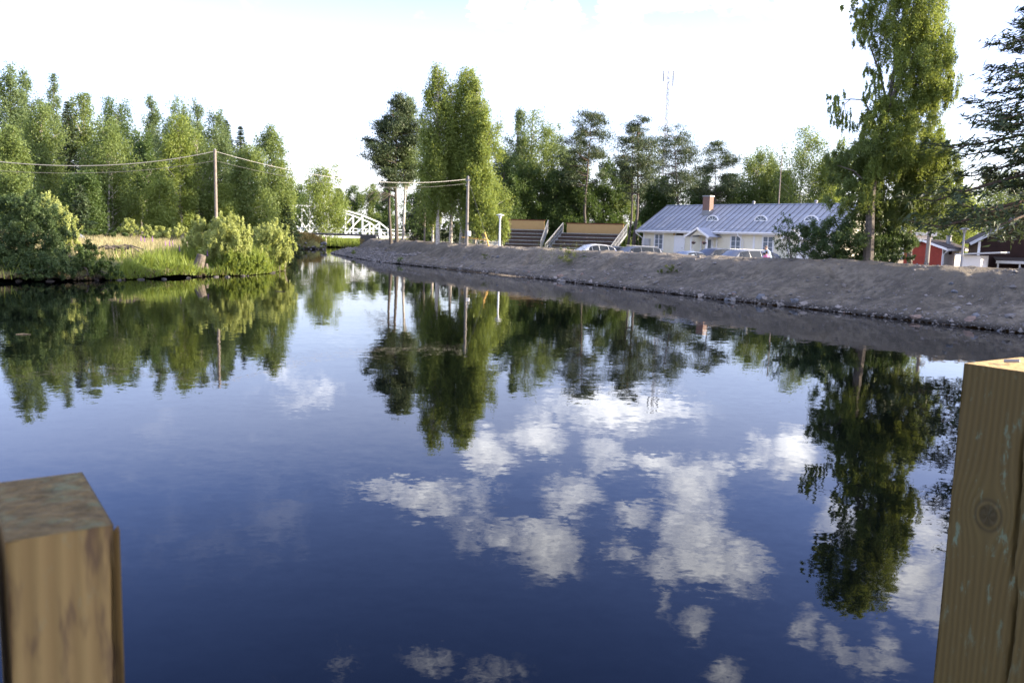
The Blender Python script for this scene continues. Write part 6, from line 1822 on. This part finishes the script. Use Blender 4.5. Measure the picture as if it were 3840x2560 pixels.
def end_grain(name, c1, c2, sc=90, green=0.0):
    m, g = new_mat(name); tc = g.add('ShaderNodeTexCoord').outputs['Object']
    n = g.noise(g.vmath('MULTIPLY', tc, (sc, sc * 1.6, sc)), 1.0, 5, .65); n2 = g.noise(tc, 45, 4, .6)
    c = g.mix(g.maprange(n, .35, .65), c2, c1)
    if green: c = g.mix(g.maprange(n2, .5, .66, 0, green), c, (.12, .16, .10))
    p = g.add('ShaderNodeBsdfPrincipled', i_Roughness=.9); p.inputs['Specular IOR Level'].default_value = .1; g.l.new(c, p.inputs['Base Color'])
    b = g.add('ShaderNodeBump', i_Height=n, i_Distance=.003); g.l.new(b.outputs[0], p.inputs['Normal'])
    g.add('ShaderNodeOutputMaterial', i_Surface=p.outputs[0]); return m


HP = CAM_H - .14


def railing_post(c0, ex, ey, w, dpt, label, side_m, top_m, cracks=(), chip=None):
    """c0: a top corner; ex: along the front face; ey: backwards. The front face is a fine sheet so that cracks are real grooves"""
    o = empty('wooden_post', (c0.x, c0.y, HP), math.atan2(ex.y, ex.x), label, 'post', 'timber railing posts at the camera')
    bot = -HP - .8; nx, nz = 90, 150
    zs = -np.concatenate([np.linspace(0, .75, nz), np.array([-bot])]); xs = np.linspace(0, w, nx)
    X, Z = np.meshgrid(xs, zs); Yd = .0006 * fbm(X * 40, Z * 3, 3.0, 3)
    edge = .0022 * fbm(X * 0 + 2.0, Z, 30, 3) * (np.exp(-X / .006) + np.exp(-(w - X) / .006)); Yd = Yd + np.abs(edge)
    for path, wid, dep in cracks:
        pz = np.array([p[1] for p in path]); px_ = np.array([p[0] for p in path]); od = np.argsort(pz); pz, px_ = pz[od], px_[od]
        xc = np.interp(Z, pz, px_) + .0012 * fbm(Z * 0 + 5, Z, 60, 3); fade = ((Z > pz[0]) & (Z < pz[-1])) * np.sqrt(np.clip(np.minimum(Z - pz[0], pz[-1] - Z) / .05, 0, 1))
        Yd = Yd + dep * np.clip(1 - np.abs(X - xc) / (wid * fade + 1e-6), 0, 1) ** .6 * fade
    V = np.column_stack([X.ravel(), Yd.ravel(), Z.ravel()]); i, j = np.meshgrid(np.arange(nx - 1), np.arange(len(zs) - 1)); a = (j * nx + i).ravel()
    F = np.stack([a, a + nx, a + nx + 1, a + 1], 1)
    link('front_face', np_mesh('front_face', V, F, (side_m,), smooth=True), o)
    m = MB(); m.poly([(0, 0, bot), (0, 0, 0), (0, dpt, 0), (0, dpt, bot), (w, 0, bot), (w, 0, 0), (w, dpt, 0), (w, dpt, bot)], [(0, 1, 2, 3), (7, 6, 5, 4), (3, 2, 6, 7)]); m.build('sides', side_m, o)
    tx = np.linspace(0, w, 60); ty = np.linspace(0, dpt, 60); TX, TY = np.meshgrid(tx, ty); ed = np.minimum(np.minimum(TX, w - TX), np.minimum(TY, dpt - TY))
    TZ = .0011 * fbm(TX * 60, TY * 90, 4.0, 4) * np.clip(ed / .002, .3, 1) - .0008 * np.exp(-ed / .0025) + .0005
    i, j = np.meshgrid(np.arange(59), np.arange(59)); a = (j * 60 + i).ravel()
    link('sawn_top', np_mesh('sawn_top', np.column_stack([TX.ravel(), TY.ravel(), TZ.ravel()]), np.stack([a, a + 1, a + 61, a + 60], 1), (top_m,), smooth=True), o)
    return o


# right post: corner nearest the picture's middle, front face turned slightly away
def on_top(px, py): return ground(px, py, HP)
r0_ = on_top(3616, 1361); r1_ = on_top(3829, 1337); r2_ = on_top(3840, 1394)
ey = (r1_ - r0_).normalized(); ex = Vector((ey.y, -ey.x, 0)); dpt = (r1_ - r0_).length
exd = (r2_ - r0_).normalized(); ex = (exd + ex).normalized(); ey = Vector((-ex.y, ex.x, 0))
def on_face(px, py):
    d = raydir(px, py); nrm_ = ey; k = (r0_ - Vector((0, 0, CAM_H))).dot(nrm_) / d.dot(nrm_); p = Vector((0, 0, CAM_H)) + d * k
    return ((p - r0_).dot(ex), p.z - HP)
kn = on_face(3706, 1932)
cr1 = [on_face(*p) for p in ((3838, 1590), (3824, 1760), (3816, 1926), (3800, 2080), (3786, 2207))]; cr2 = [on_face(*p) for p in ((3816, 2150), (3798, 2330), (3786, 2450), (3766, 2553), (3750, 2640))]
pm_r = post_mat('pressure treated pine', (.112, .080, .027), (.068, .047, .015), knot=kn, green=.30, freq=85)
tm_r = end_grain('fresh sawn end', (.60, .42, .20), (.44, .30, .13), 110)
pr_ = railing_post(r0_, ex, ey, dpt, dpt, 'square treated pine post with a knot and a long crack, sunlit sawn top', pm_r, tm_r, [(cr1, .0028, .010), (cr2, .0030, .010)])
kp = on_top(3790, 1369); kp = pr_.matrix_world.inverted() @ kp if False else Vector(((kp - r0_).dot(ex), (kp - r0_).dot(ey), .004))
MB().tube([kp + Vector((-.008, 0, 0)), kp + Vector((.008, .004, .002))], [.0022, .0022], 6).build('staple', M['galv'], pr_)
# left post: close to the lens
l0 = on_top(18, 2032); l1 = on_top(425, 1966); l2 = on_top(254, 1776)
exl = (l1 - l0).normalized(); eyl = Vector((-exl.y, exl.x, 0)); wl = (l1 - l0).length; dl_ = abs((l2 - l1).dot(eyl))
pm_l = post_mat('weathered timber', (.235, .163, .064), (.16, .104, .039), stain=(.06, .036, .024), green=.18, freq=70, fine=3.0)
tm_l = end_grain('weathered shade-darkened sawn end', (.150, .112, .056), (.072, .055, .028), 70, .5)  # weathered end grain, kept darker to stand in for shade on this top
pl_ = railing_post(l0, exl, eyl, wl, dl_, 'blurred weathered timber post close to the lens with a splintered edge', pm_l, tm_l, [([(wl * .985, -.004), (wl * .97, -.05), (wl * .985, -.12)], .0016, .004)])
m = MB(); m.poly([(wl + .0006, .004, -.006), (wl + .0030, .002, -.004), (wl + .0036, .010, -.004), (wl + .0008, .012, -.008), (wl + .0002, .004, -.30), (wl + .0022, .003, -.30), (wl + .0024, .010, -.30), (wl + .0003, .012, -.30)], [(0, 1, 2, 3), (7, 6, 5, 4), (0, 4, 5, 1), (1, 5, 6, 2), (2, 6, 7, 3), (3, 7, 4, 0)]); m.build('splinter', pm_l, pl_)
# its twin plank on the other side of a narrow gap
q = l0 - exl * .012 - exl * wl + eyl * .002
railing_post(Vector((q.x, q.y, 0)), exl, eyl, wl, dl_, 'second weathered plank at the picture edge, across the dark gap from the blurred post', pm_l, tm_l)
